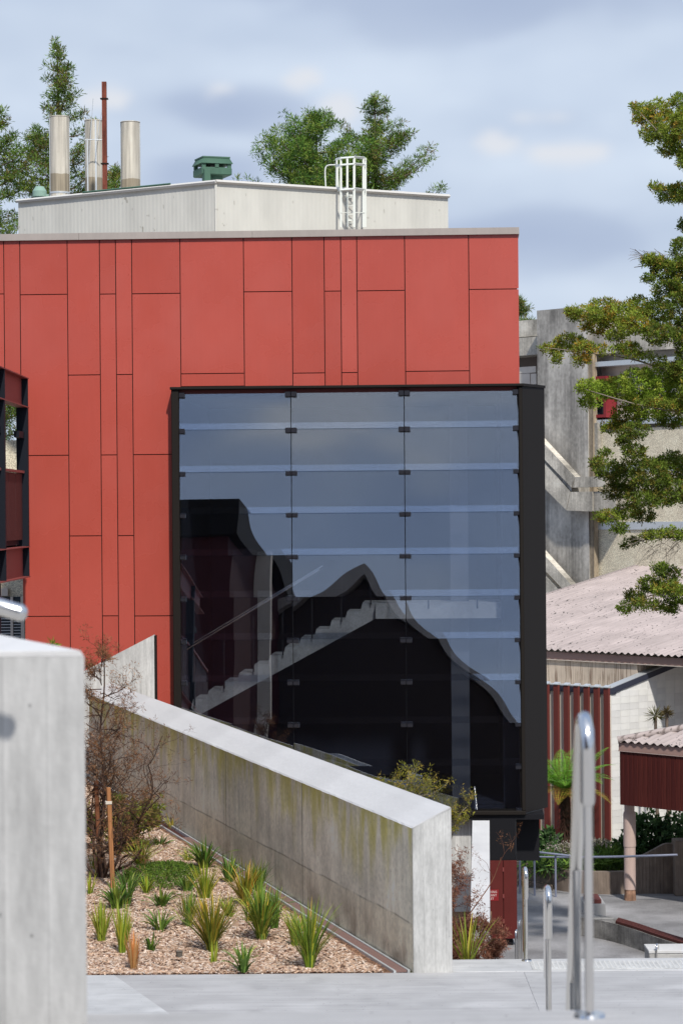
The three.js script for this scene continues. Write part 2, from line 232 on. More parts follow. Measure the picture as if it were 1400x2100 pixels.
function tint(R, pal) { const c = pal[Math.floor(R() * pal.length)], k = 0.75 + R() * 0.5; return c.map((x) => x * k); }
function tuft(L, R, c, rad, n, len, wid, pal, up = 0.25) {            // a spray of leaves round a twig end
  const col = tint(R, pal);
  for (let i = 0; i < n; i++) { const d = dirOf(R); d.y += up; d.normalize(); const s = dirOf(R).cross(d).normalize(), k = 0.8 + R() * 0.4; L.leaf(c.clone().addScaledVector(d, rad * R() * 0.7), d, s, len * (0.6 + R() * 0.8), wid * (0.7 + R() * 0.6), col.map((x) => x * k)); }
}
function clump(L, R, c, r, count, o) { for (let i = 0; i < count; i++) { const d = dirOf(R), k = Math.cbrt(0.15 + 0.85 * R()); tuft(L, R, V(c.x + d.x * r.x * k, c.y + d.y * r.y * k, c.z + d.z * r.z * k), o.tr, o.n, o.len, o.wid, o.pal, o.up); } }
function limb(pts, r0, r1, sides = 6) {                              // tapered branch
  const cv = new THREE.CatmullRomCurve3(pts), n = Math.max(3, pts.length * 3), g = new THREE.TubeGeometry(cv, n, 1, sides), p = g.attributes.position;
  for (let i = 0; i <= n; i++) { const c = cv.getPointAt(i / n), r = lerp(r0, r1, i / n); for (let k = 0; k <= sides; k++) { const q = i * (sides + 1) + k; p.setXYZ(q, c.x + (p.getX(q) - c.x) * r, c.y + (p.getY(q) - c.y) * r, c.z + (p.getZ(q) - c.z) * r); } }
  return g;
}
function conifer(name, label, px, topPy, d, baseY, leafFrom, radius, seed, o) {
  const R = rng(seed), top = at(px, topPy, d), t = thing(name, label, 'tree', [top.x, baseY, top.z], 0, 'trees behind the white roof building'), H = top.y - baseY, L = new Leaves(), w = [];
  w.push(limb([V(0, 0, 0), V(0.05, H * 0.5, 0), V(0, H * 0.995, 0)], 0.02 * H, 0.015, 8));
  const span = H - leafFrom; let y = H - 0.25;
  for (let i = 0; i < 14; i++) tuft(L, R, V((R() - 0.5) * 0.16, H - R() * 0.5, (R() - 0.5) * 0.16), 0.16, o.n, o.len, o.wid, o.pal, 0.7);
  while (y > leafFrom) {
    const k = (H - y) / span, rr = radius(k, H - y), nb = o.nb ?? 5;
    for (let b = 0; b < nb; b++) {
      if (R() < (o.gap ?? 0.12)) continue;
      const a = R() * 6.283, len = rr * (0.55 + R() * 0.6), rise = o.rise * (0.6 + R() * 0.8), pts = [];
      for (let i = 0; i <= 4; i++) { const f = i / 4; pts.push(V(Math.cos(a) * len * f, y + len * (rise * f - o.sag * f * (1 - f) * 2.2) + (R() - 0.5) * 0.04, Math.sin(a) * len * f)); }
      if (len > 0.25) w.push(limb(pts, 0.012 + len * 0.012, 0.006, 4));
      const cv = new THREE.CatmullRomCurve3(pts), n = Math.max(3, Math.round(len * o.dens));
      for (let i = 0; i < n; i++) { const f = 0.22 + 0.8 * Math.pow(i / n, 0.7), c = cv.getPoint(Math.min(1, f)), sp = 0.05 + len * o.spread * (1.15 - f * 0.6); c.add(V((R() - 0.5) * sp * 2, (R() - 0.35) * sp * 0.9, (R() - 0.5) * sp * 2)); tuft(L, R, c, o.tr, o.n, o.len, o.wid, o.pal, o.up); }
    }
    y -= o.step * (0.7 + R() * 0.6);
  }
  obj('trunk', w, o.bark ?? M.bark, t); L.build('crown', t); return t;
}
function twiggy(name, label, category, pos, H, W, seed, o) {          // a shrub of forked twigs, with or without leaves
  const R = rng(seed), t = thing(name, label, category, pos, 0, o.group), w = [], L = new Leaves();
  function grow(p, d, len, r, depth) {
    const pts = [p], q = p.clone(), e = d.clone(); for (let i = 0; i < 3; i++) { e.add(dirOf(R).multiplyScalar(o.bend ?? 0.28)).normalize(); e.y += o.lift ?? 0.03; q.addScaledVector(e, len / 3); pts.push(q.clone()); }
    w.push(limb(pts, r, r * 0.6, depth > 1 ? 3 : 5));
    if (depth >= o.leafFrom) for (let i = 0; i < o.leaves; i++) { const c = pts[1 + Math.floor(R() * 3)].clone().add(dirOf(R).multiplyScalar(0.03)); tuft(L, R, c, o.tr, o.n, o.len, o.wid, o.pal, 0.2); }
    if (depth >= o.depth) return;
    const n = o.fork + (R() < 0.4 ? 1 : 0);
    for (let i = 0; i < n; i++) { const f = dirOf(R); f.y = f.y * 0.6 + 0.15; grow(pts[1 + Math.floor(R() * 3)].clone(), e.clone().add(f.multiplyScalar(1.0)).normalize(), len * (0.55 + R() * 0.25) * (depth === 0 ? o.k0 ?? 1 : 1), r * 0.58, depth + 1); }
  }
  for (const s of o.stems) grow(V(s[0], 0, s[1]), V(s[2], 1, s[3]).normalize(), H * s[4], o.r, 0);
  if (o.trunk) { const pts = []; for (let i = 0; i <= 6; i++) pts.push(V((R() - 0.5) * 0.12, H * i / 6, (R() - 0.5) * 0.12)); w.push(limb(pts, o.r * 1.2, 0.008, 6)); for (let i = 0; i < o.trunk; i++) { const k = 0.12 + 0.86 * (i / o.trunk), y = H * k, a = R() * 6.283, l = W * (0.35 + R() * 0.4) * (1.1 - k * 0.75); grow(V(0, y, 0), V(Math.cos(a), 0.35, Math.sin(a)).normalize(), l, o.r * (0.6 - 0.3 * k), 1); } }
  obj('stem', w, o.bark, t); if (L.p.length) L.build('foliage', t); return t;
}
function grassTuft(px, py, hPx, wPx, n, pal, label, seed, o = {}) {
  const p = ground(px, py, o.y ?? 0.03), d = -p.z, s = d / FOC, H = hPx * s * 1.32, W = wPx * s * 0.68, R = rng(seed), L = new Leaves(), t = thing(o.name ?? 'grass_tuft', label, 'grass', [p.x, p.y - 0.02, p.z], R() * 6, o.group ?? 'grass tufts planted in the mulch bed');
  n = Math.round(n * 1.5); for (let i = 0; i < n; i++) {
    const a = R() * 6.283, lean = Math.pow(R(), 0.7), h = H * (0.55 + R() * 0.5), out = W * lean * 1.15, b = V(Math.cos(a) * 0.05 * R() , 0, Math.sin(a) * 0.05 * R()), pts = [], droop = (o.droop ?? 0.25) * lean;
    for (let k = 0; k <= 5; k++) { const f = k / 5; pts.push(V(b.x + Math.cos(a) * out * f * f ** 0.4, h * (f - droop * f ** 3), b.z + Math.sin(a) * out * f * f ** 0.4)); }
    L.side = V(Math.cos(a + 1.2 * (R() - 0.5)), 0, Math.sin(a)); const c = tint(R, pal); L.strip(pts, (o.wid ?? 0.016) * (0.7 + R() * 0.6), c, R() < 0.3 ? [c[0] * 1.7 + 0.03, c[1] * 1.2, c[2]] : c);
  }
  L.build('blades', t, M.blade); return t;
}

// ---------------------------------------------------------------- ground and terraces
const PLAZA = -5.95;
struct('plaza', new THREE.CircleGeometry(1500, 64).rotateX(-Math.PI / 2).translate(0, PLAZA, -30), M.plaza);
struct('upper_terrace', [bx(-60, 60, PLAZA - 0.5, 3.08, -8.6, 120)], M.paving);
{ // upper flight, middle step landing, lower landing and the long flight down to the plaza
  const st = [];
  const run = (z, y, n, rise, tread, x0, x1) => { for (let i = 0; i < n; i++) { y -= rise; st.push(bev(x0, x1, PLAZA - 0.3, y, z - tread, z + 0.002, 0.008)); z -= tread; } return [z, y]; };
  let [z, y] = run(-8.6, 3.08, 12, 0.169, 0.32, -0.9, 14);
  st.push(bx(-0.9, 14, PLAZA - 0.3, y - 0.004, -18.6, z)); z = -18.6;
  [z, y] = run(z, y, 6, (y - 0.0) / 7, 0.32, -0.9, 14);
  struct('stairs', st, M.concrete);
  struct('landing_base', [bx(-14, 14, PLAZA - 0.3, -0.06, -26.42, z)], M.concrete);
  const jx = ground(1092, 2040).x, cut = [-14, jx - 7.2, jx, jx + 7.2, 14], slabs = new THREE.Group(); slabs.name = 'landing'; scene.add(slabs); slabs.userData.kind = 'structure';
  for (let i = 0; i < cut.length - 1; i++) for (const [z0, z1] of [[-26.42, -23.6], [-23.6, z]]) obj('slab', bev(cut[i] + 0.0012, cut[i + 1] - 0.0012, -0.055, 0, z0 + 0.002, z1 - 0.002, 0.0015), i % 2 ? M.paving : M.pavingB, slabs);
  const dn = []; let zz = -27.15, yy = 0; const n = 34; for (let i = 0; i < n; i++) { yy += PLAZA / (n + 1); dn.push(bev(1.18, 14, PLAZA - 0.3, yy, zz - 0.36, zz + 0.002, 0.008)); zz -= 0.36; }
  struct('lower_stairs', dn, M.concrete);
}
struct('landing_edge', [bev(1.10, 14, PLAZA - 0.3, 0.004, -27.15, -26.44, 0.008)], M.pavingLight);
struct('landing_joint', [bx(1.10, 14, -0.1, -0.006, -26.44, -26.42)], std([0.09, 0.03, 0.025], 0.8));
{ // pale paving strip along the left of the landing
  const a = ground(215, 1987), b = ground(348, 2080);
  const dx = (b.x - a.x) / (b.z - a.z), x = (zz) => a.x + dx * (zz - a.z);
  struct('paving_strip', [hexa([V(-9, -0.05, -26.4), V(x(-26.4), -0.05, -26.4), V(x(-21), -0.05, -21), V(-9, -0.05, -21)], [V(-9, 0.005, -26.4), V(x(-26.4), 0.005, -26.4), V(x(-21), 0.005, -21), V(-9, 0.005, -21)])], M.pavingLight);
}
// planting bed of bark mulch
const WN = V(0.70, 0, -26.42), WF = V(-4.62, 0.10, -46.0), WD = WF.clone().sub(WN).setY(0).normalize(), WP = V(-WD.z, 0, WD.x);  // retaining wall: near corner, far corner, run, and the way across it
if (WP.x < 0) WP.negate();
{
  const bed = new THREE.PlaneGeometry(13.6, 20.6, 80, 110).rotateX(-Math.PI / 2).translate(-5.6, 0, -36.75), p = bed.attributes.position;
  for (let i = 0; i < p.count; i++) {
    let x = p.getX(i), z = p.getZ(i); const f = clamp((-26.42 - z) / 19.6), lim = lerp(WN.x, WF.x, f) - 0.16; x = -12.4 + (x + 12.4) * (lim + 12.4) / 13.6; if (i >= 0) p.setX(i, x);
    const u = x / 7 + 5, v = z / 7 + 9; p.setY(i, -0.01 + 0.10 * f + 0.05 * (fbm(u, v, 9, 9, 4, 77) - 0.4) * clamp((-26.5 - z) / 0.6));
  }
  bed.computeVertexNormals(); struct('mulch_bed', bed, M.mulch);
  const R = rng(7), shapes = [], N = 64000, chip = new THREE.BoxGeometry(0.044, 0.008, 0.014), im = new THREE.InstancedMesh(chip, std([1, 1, 1], 0.9), N), m4 = new THREE.Matrix4(), q = new THREE.Quaternion(), e = new THREE.Euler(), pal = [[0.44, 0.31, 0.22], [0.34, 0.22, 0.15], [0.52, 0.40, 0.31], [0.20, 0.12, 0.085], [0.48, 0.33, 0.23], [0.58, 0.48, 0.40]];
  for (let i = 0; i < N; i++) {
    const f = Math.pow(R(), 1.25), z = -26.48 - f * 18, lim = lerp(WN.x, WF.x, (-26.42 - z) / 19.6) - 0.3, x0 = -0.098 * -z - 0.6, x = lerp(x0, lim, R()), k = 0.6 + R() * 0.9;
    e.set((R() - 0.5) * 0.7, R() * 6.28, (R() - 0.5) * 0.7); q.setFromEuler(e); const ff = clamp((-26.42 - z) / 19.6), u = x / 7 + 5, v = z / 7 + 9, y = -0.002 + 0.10 * ff + 0.05 * (fbm(u, v, 9, 9, 4, 77) - 0.4) * clamp((-26.5 - z) / 0.6);
    m4.compose(V(x, y + R() * 0.014, z), q, V(k, 1, 0.6 + R() * 0.9)); im.setMatrixAt(i, m4); const c = pal[Math.floor(R() * pal.length)], kk = 0.75 + R() * 0.5; im.setColorAt(i, lin(c[0] * kk, c[1] * kk, c[2] * kk));
  }
  im.name = 'bark_chips'; im.castShadow = im.receiveShadow = true; scene.add(im); tag(im, 'loose tan bark chips spread over the planting bed', 'mulch', null, 'stuff');
}
struct('bed_earth', [hexa([V(-14, PLAZA, -26.42), V(0.6, PLAZA, -26.42), V(-4.7, PLAZA, -47.2), V(-14, PLAZA, -47.2)], [V(-14, -0.05, -26.42), V(0.6, -0.05, -26.42), V(-4.7, -0.02, -47.2), V(-14, -0.02, -47.2)])], M.earth);
struct('lower_bed', [hexa([V(0.9, PLAZA, -27.17), V(1.16, PLAZA, -27.17), V(2.66, PLAZA, -46.4), V(-4.3, PLAZA, -46.4)], [V(0.9, -1.2, -27.17), V(1.16, -1.2, -27.17), V(2.66, -2.5, -46.4), V(-4.3, -2.5, -46.4)])], M.mulch);

// ---------------------------------------------------------------- the red building
const FA = 0.0454, fac = thing('red_panel_building', 'red panel clad building with a large projecting glazed bay and a taupe roof edge', 'building', [0, 0, -47.7], -FA);
const fx = (px, py, off = 0) => loc(fac, px, py, off);
const roofY = fx(700, 483).y, uR = fx(1063, 640).x, uL = -6.5, boxL = fx(357, 1000).x, boxTop = fx(700, 796, 0.3).y, boxBot = fx(1000, 1670, 0.3).y;
{
  obj('wall', [bx(uL, uR - 0.04, boxTop - 0.05, roofY - 0.02, -0.3, -0.03), bx(fx(52, 1230).x + 0.03, boxL + 0.1, -1.2, boxTop - 0.05, -0.3, -0.03), bx(boxL + 0.1, fx(964, 1800, -0.3).x, PLAZA, boxBot - 0.12, -0.6, -0.3),
    bx(uR - 0.34, uR - 0.04, boxTop, roofY - 0.02, -16, -0.3), bx(uL, uR - 0.04, boxTop, roofY - 0.02, -16.3, -16), bx(uL, uL + 0.3, boxTop, roofY - 0.02, -16, -0.3)], M.backing, fac);
  obj('roof', [bx(uL + 0.3, uR - 0.34, roofY - 0.35, roofY - 0.12, -16, -0.3)], M.taupe, fac);
  // cladding sheets: column edges and their level joints as in the photo
  const cols = [[-160, [604, 934, 1264]], [-62, [769]], [-29, [603]], [8, [769]], [41, [604, 934, 1264]], [138, [769, 1099]], [204, [603, 933, 1263]], [237, [768, 1098.5]], [270, [602, 932, 1263]], [369, [766]], [499, [598]], [598, [765]], [664, [597]], [698, [764]], [731, [596]], [829, [761]], [960, [593]], [1063, []]];
  const mats = [M.red, M.redB, M.redC], R = rng(3), screws = [], gap = 0.0085;
  for (let i = 0; i < cols.length - 1; i++) {
    const px = cols[i][0], nx = cols[i + 1][0], pm = (px + nx) / 2, over = px >= 340, outer = px < 41, top = roofY - 0.015;
    const a = fx(px, 490).x + gap, b = i === cols.length - 2 ? uR : fx(nx, 490).x - gap, low = over ? fx(pm, 792.5 - pm * 0.0028).y : outer ? fx(pm, 770).y : -1.2;
    const ys = [top, ...cols[i][1].map((y) => fx(pm, y).y).filter((y) => y > low + 0.05), low];
    for (let k = 0; k < ys.length - 1; k++) {
      let aa = a, y1 = ys[k] - (k ? gap : 0), y0 = ys[k + 1] + (k < ys.length - 2 ? gap : 0);
      if (px === 270 && y0 < boxTop) { // the sheet runs beside the bay
        const bl = Math.min(b, boxL + 0.02), yn = boxTop + 0.06; obj('panel', y1 > yn ? poly([[aa, y0], [bl, y0], [bl, yn], [b, yn], [b, y1], [aa, y1]], 0.012).translate(0, 0, -0.012) : bx(aa, bl, y0, y1, -0.012, 0), mats[Math.floor(R() * 3)], fac);
      } else obj('panel', bx(px === 41 && y1 < 3 ? Math.max(aa, fx(52, 1230).x) : aa, b, y0, y1, -0.012, 0), mats[Math.floor(R() * 3)], fac);
      for (const x of [aa + 0.05, b - 0.05]) for (let y = y0 + 0.06; y < y1 - 0.03; y += (y1 - y0 - 0.12) / Math.max(1, Math.round((y1 - y0) / 0.6))) screws.push(new THREE.CylinderGeometry(0.008, 0.011, 0.004, 6).rotateX(Math.PI / 2).translate(x, y, 0.002));
    }
  }
  obj('panel_end', [bx(uR - 0.04, uR - 0.028, boxTop + 0.08, roofY - 0.02, -16, -0.014)], M.redB, fac);
  tag(obj('screw_heads', screws, M.redC, fac, false), null, null, null, 'stuff');
  // roof edge flashing in lengths
  const cuts = [uL, fx(163, 480).x, fx(518, 480).x, fx(880, 470).x, uR + 0.02];
  for (let i = 0; i < cuts.length - 1; i++) obj('roof_flashing', [bx(cuts[i] + 0.002, cuts[i + 1] - 0.002, roofY - 0.02, roofY + 0.105, -0.12, 0.06)], M.taupe, fac);
  obj('roof_flashing', [bx(uR - 0.1, uR + 0.02, roofY - 0.02, roofY + 0.105, -16.3, -0.124)], M.taupe, fac);

  // the glazed bay
  const pr = 0.34, gL = fx(368, 1000, pr).x, gR = fx(1064, 1000, pr).x, top = boxTop, bot = boxBot, sideX = fx(1117, 1000, -0.55).x;
  obj('bay_frame', [bev(boxL, gL, bot, top - 0.002, -0.02, pr + 0.02), bev(boxL - 0.02, gR + 0.09, top, top + 0.05, 0.004, pr + 0.06, 0.008), bev(gL, gR + 0.07, bot - 0.01, bot + 0.07, -0.02, pr + 0.02), bev(gR, gR + 0.07, bot + 0.072, top - 0.002, pr - 0.04, pr + 0.02)], M.black, fac);
  obj('bay_side', [hexa([V(gR + 0.072, bot + 0.03, pr), V(sideX, bot + 0.03, -0.55), V(sideX - 0.1, bot + 0.03, -0.6), V(gR - 0.03, bot + 0.03, pr - 0.05)], [V(gR + 0.072, top - 0.002, pr), V(sideX, top - 0.002, -0.55), V(sideX - 0.1, top - 0.002, -0.6), V(gR - 0.03, top - 0.002, pr - 0.05)])], M.black, fac);
  obj('bay_side_cap', [hexa([V(gR + 0.092, top - 0.0, pr + 0.03), V(sideX + 0.02, top, -0.55), V(sideX - 0.12, top, -0.62), V(gR - 0.03, top, pr - 0.05)], [V(gR + 0.092, top + 0.05, pr + 0.03), V(sideX + 0.02, top + 0.05, -0.55), V(sideX - 0.12, top + 0.05, -0.62), V(gR - 0.03, top + 0.05, pr - 0.05)])], M.black, fac);
  obj('bay_top_lining', [bx(gL, gR - 0.002, top - 0.075, top - 0.004, -0.0, pr - 0.06)], M.insideRed, fac);
  obj('lower_box', [bx(fx(1058, 1700, -0.3).x, fx(1105, 1700, -0.3).x, fx(1080, 1765, -0.3).y, bot - 0.012, -1.2, -0.3)], M.blackB, fac);
  obj('soffit', [bx(boxL + 0.1, sideX - 0.1, bot - 0.10, bot - 0.012, -6, pr - 0.05)], M.blackB, fac);
  obj('base_wall', [bx(-4, fx(966, 1800, 0).x, PLAZA, bot - 0.14, -0.28, -0.01)], M.board, fac);
  // shingled panes: each leans out at its foot over the pane below
  const rows = [805, 879, 966, 1052, 1138, 1224, 1311, 1397, 1484, 1571, 1661].map((y) => fx(600, y, pr).y), xs = [gL, fx(597.5, 1000, pr).x, fx(829.5, 1000, pr).x, gR], lean = Math.tan(6.3 * Math.PI / 180);
  const RG = rng(19), GX = 20, GY = 10;
  for (let r = 0; r < 10; r++) for (let c = 0; c < 3; c++) {
    const x0 = xs[c] + 0.008, x1 = xs[c + 1] - 0.008, yT = rows[r] + (r ? 0.115 : 0), yB = rows[r + 1] - 0.002, ph = [RG() * 6, RG() * 6, RG() * 6, RG() * 6], tw = [(RG() - 0.5) * 0.006, (RG() - 0.5) * 0.004], am = [0.0007 * (RG() - 0.5) * 2, 0.0004 * (RG() - 0.5) * 2, 0.0005];
    const pg = new THREE.PlaneGeometry(1, 1, GX, GY), mk = (off, flip) => { const g = pg.clone(), p = g.attributes.position; for (let i = 0; i < p.count; i++) { const u = p.getX(i) + 0.5, v = p.getY(i) + 0.5, h = yT - yB, y = yB + v * h, bow = am[0] * Math.sin(Math.PI * (u * 1.6) + ph[0]) * Math.cos(2.2 * v + ph[1]) + am[1] * Math.sin(5 * u + ph[2]) * 1 + am[2] * Math.sin(Math.PI * v * 1.3 + ph[3]); p.setXYZ(i, lerp(x0, x1, u), y, pr - 0.075 + (1 - v) * h * lean + bow + off + tw[0] * (u - 0.5) + tw[1] * (v - 0.5)); } g.computeVertexNormals(); if (flip) { const ix = g.index.array; for (let i = 0; i < ix.length; i += 3) [ix[i], ix[i + 1]] = [ix[i + 1], ix[i]]; g.computeVertexNormals(); } return g; };
    obj('glass_pane', [mk(0, false), mk(-0.010, true)], M.glass, fac, false);
  }
  for (let r = 0; r < 11; r++) for (let c = 0; c < 4; c++) {
    const y = rows[r] - 0.03, l = c === 0 ? 0.0 : 0.108, rr = c === 3 ? 0.0 : 0.108, x = xs[c], z = pr - 0.03, g = [];
    if (l) g.push(bev(x - l, x - 0.004, y - 0.045, y + 0.05, z - 0.1, z + 0.035, 0.006)); if (rr) g.push(bev(x + 0.004, x + rr, y - 0.045, y + 0.05, z - 0.1, z + 0.035, 0.006));
    obj('glass_clip', g, M.clip, fac);
  }
  for (let c = 1; c < 3; c++) obj('mullion', [bx(xs[c] - 0.006, xs[c] + 0.006, bot + 0.07, top - 0.08, pr - 0.13, pr - 0.085)], M.blackB, fac);
  // the stair hall behind the glass
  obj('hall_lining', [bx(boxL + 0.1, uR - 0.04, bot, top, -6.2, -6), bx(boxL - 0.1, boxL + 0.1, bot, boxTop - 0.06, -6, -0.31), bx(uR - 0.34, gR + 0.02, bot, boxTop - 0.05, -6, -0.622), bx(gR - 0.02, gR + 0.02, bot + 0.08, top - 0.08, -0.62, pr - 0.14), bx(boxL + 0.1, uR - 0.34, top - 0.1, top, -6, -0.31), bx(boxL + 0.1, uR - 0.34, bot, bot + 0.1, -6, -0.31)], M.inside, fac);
  const s0 = fx(392, 1452, -1.2), s1 = fx(770, 1236, -1.2), n = 12, sh = [], rise = (s1.y - s0.y) / n, tr = (s1.x - s0.x) / n;
  let pts = [[s0.x, s0.y]]; for (let i = 0; i < n; i++) { pts.push([s0.x + tr * i + 0.045, s0.y + rise * (i + 1)]); pts.push([s0.x + tr * (i + 1), s0.y + rise * (i + 1)]); }
  pts.push([s1.x, s1.y - 0.30], [s0.x + 0.15, s0.y - 0.14]);
  obj('hall_stair', [poly(pts, 1.3).translate(0, 0, -2.5)], M.hallStone, fac);
  obj('hall_landing', [bx(s1.x + 0.002, uR - 0.36, s1.y - 0.30, s1.y, -2.5, -1.0)], M.hallStone, fac);
  obj('hall_column', [bx(fx(924, 1300, -1.6).x, fx(961, 1300, -1.6).x, bot + 0.1, top - 0.1, -1.95, -1.6)], std([0.06, 0.063, 0.075], 0.8), fac);
  const hr = (a, b, c, d, z) => tube([fx(a, b, z), fx((a + c) / 2, (b + d) / 2, z), fx(c, d, z)], 0.02, 8, 8);
  obj('handrail', [hr(372, 1338, 655, 1168, -1.1)], M.steel, fac); obj('handrail', [hr(376, 1330, 662, 1160, -2.45)], M.steel, fac);
  const posts = []; for (let i = 0; i <= 6; i++) { const x = lerp(400, 760, i / 6), a = fx(x, lerp(1447, 1240, i / 6), -1.15), b = fx(x, i > 4 ? 1160 : lerp(1322, 1150, i / 6), -1.15); posts.push(bx(a.x - 0.012, a.x + 0.012, a.y, b.y, a.z - 0.012, a.z + 0.012)); }
  for (const x of [878, 978, 1035]) { const a = fx(x, 1248, -1.0), b = fx(x, 1148, -1.0); posts.push(bx(a.x - 0.016, a.x + 0.016, a.y, b.y, a.z - 0.016, a.z + 0.016)); }
  for (const p of posts) obj('baluster', p, M.blackB, fac);
}

// white plant room on the roof
{
  const y1 = at(443, 375, 52), C = y1, Lf = at(38, 415, 54.9), Rt = at(918, 405, 54.6), H0 = roofY - 0.1;
  const t = thing('white_roof_building', 'white ribbed metal plant room standing on the red building roof', 'building', [C.x, H0, C.z]);
  const c2 = V(0, 0, 0), l2 = V(Lf.x - C.x, 0, Lf.z - C.z), r2 = V(Rt.x - C.x, 0, Rt.z - C.z), b2 = l2.clone().add(r2), hc = C.y - H0, hl = Lf.y - H0, hr = Rt.y - H0, hb = hl + hr - hc;
  const up = (v, h) => V(v.x, h, v.z);
  obj('core', hexa([c2, l2, b2, r2].map((v) => v.clone().multiplyScalar(0.985).add(V(0, 0, -0.06))), [up(c2, hc - 0.02), up(l2, hl - 0.02), up(b2, hb - 0.02), up(r2, hr - 0.02)].map((v) => V(v.x * 0.985, v.y, v.z * 0.985 - 0.06))), M.white, t);
  const ribbed = (a, b, ha, hb) => { const d = b.clone().sub(a), len = d.length(), u = d.clone().normalize(), nrm = V(-u.z, 0, u.x); if (nrm.z < 0) nrm.negate(); const pos = [], uvs = [], N = Math.round(len / 0.025); const P = (i) => { const s = i / N, k = mod(i, 4), o = k < 2 ? 0 : 0.0022; return a.clone().addScaledVector(d, s).addScaledVector(nrm, o); };
    for (let i = 0; i < N; i++) { const p = P(i), q = P(i + 1), h0 = lerp(ha, hb, i / N), h1 = lerp(ha, hb, (i + 1) / N), s0 = i / N * len, s1 = (i + 1) / N * len; const v = [[p, 0, s0], [q, 0, s1], [q, h1, s1], [p, 0, s0], [q, h1, s1], [p, h0, s0]]; for (const [w, y, s] of (u.x > 0 ? v : [v[0], v[2], v[1], v[3], v[5], v[4]])) { pos.push(w.x, y, w.z); uvs.push(s, y); } }
    const g = new THREE.BufferGeometry(); g.setAttribute('position', new THREE.Float32BufferAttribute(pos, 3)); g.setAttribute('uv', new THREE.Float32BufferAttribute(uvs, 2)); g.computeVertexNormals(); return g; };
  obj('ribbed_wall', ribbed(l2, c2, hl, hc), M.white, t, false); obj('ribbed_wall', ribbed(c2, r2, hc, hr), M.white, t, false);
  const trim = (a, b) => bar(a, b, 0.05, 0.07);
  obj('roof_trim', [trim(up(l2, hl + 0.02).add(V(-0.03, 0, 0.04)), up(c2, hc + 0.02).add(V(0, 0, 0.05)))], M.whiteTrim, t); obj('roof_trim', [trim(up(c2, hc + 0.022).add(V(0, 0, 0.05)), up(r2, hr + 0.02).add(V(0.03, 0, 0.04)))], M.whiteTrim, t);
  obj('corner_trim', [bx(-0.025, 0.025, 0, hc, 0.0, 0.028)], M.white, t);
  const gl = (f) => l2.clone().multiplyScalar(f); obj('green_trim', [bar(V(gl(0.66).x, lerp(hc, hl, 0.66) + 0.065, gl(0.66).z + 0.06), V(gl(0.22).x, lerp(hc, hl, 0.22) + 0.065, gl(0.22).z + 0.06), 0.03, 0.03)], M.green, t);
  const cab = (a, b, h0, h1) => tube([up(a, h0).add(V(0, 0, 0.035)), up(a.clone().lerp(b, 0.5), (h0 + h1) / 2 - 0.02).add(V(0, 0, 0.035)), up(b, h1).add(V(0, 0, 0.035))], 0.008, 12, 5);
  obj('cable', [cab(c2, r2.clone().multiplyScalar(0.8), 0.42, 0.22), cab(c2, l2.clone().multiplyScalar(0.72), 0.42, 0.12)], M.black, t);
  for (const [f, post] of [[0.67, 1], [0.39, 0]]) { const w = l2.clone().multiplyScalar(f); const g = [bx(w.x - 0.11, w.x + 0.10, 0.30, 0.40, w.z + 0.03, w.z + 0.25), bx(w.x - 0.14, w.x + 0.13, 0.42, 0.435, w.z + 0.03, w.z + 0.30), bx(w.x - 0.035, w.x + 0.035, 0.0, 0.298, w.z + 0.03, w.z + 0.10)]; if (post) g.push(bar(V(w.x - 0.1, 0, w.z + 0.08), V(w.x + 0.02, 0.74, w.z + 0.08), 0.05)); obj('wall_lamp', g, M.whiteTrim, t); }
}
// steel stacks, rust pole, vents
function flue(x0, x1, top, d, label, dark) {
  const a = at((x0 + x1) / 2, top, d), r = (x1 - x0) / 2 * d / FOC, base = roofY + 0.5, H = a.y - base, t = thing('steel_flue', label, 'chimney', [a.x, base, a.z], dark, 'steel flues behind the white roof building');
  const g = new THREE.CylinderGeometry(r, r, H, 32, 1, true).translate(0, H / 2, 0); obj('pipe', g, M.stack, t, false); obj('liner', [new THREE.CylinderGeometry(r - 0.02, r - 0.02, 0.5, 32, 1, true).translate(0, H - 0.26, 0), new THREE.CylinderGeometry(r - 0.02, r - 0.02, 0.02, 32).translate(0, H - 0.5, 0)], std([0.05, 0.05, 0.05], 0.9), t);
  obj('rim', new THREE.TorusGeometry(r, 0.012, 6, 32).rotateX(Math.PI / 2).translate(0, H, 0), M.stack, t); obj('band', [new THREE.CylinderGeometry(r + 0.008, r + 0.008, 0.04, 32).translate(0, H * 0.47, 0)], M.galv, t);
  const sx = r * 0.98; obj('seam', [bx(-sx - 0.012, -sx + 0.01, 0, H, -0.02, 0.02), bx(sx - 0.01, sx + 0.012, 0, H, -0.02, 0.02)], M.galv, t); return t;
}
flue(102, 142, 240, 57, 'tall weathered steel flue standing beside the pale green cowl', 0.3);
flue(174, 210, 248, 58, 'weathered steel flue with thin aerials, behind the rusty red pole', 1.9);
flue(248, 287, 251, 58.5, 'weathered steel flue standing alone on the green vent side of the rusty pole', 3.1);
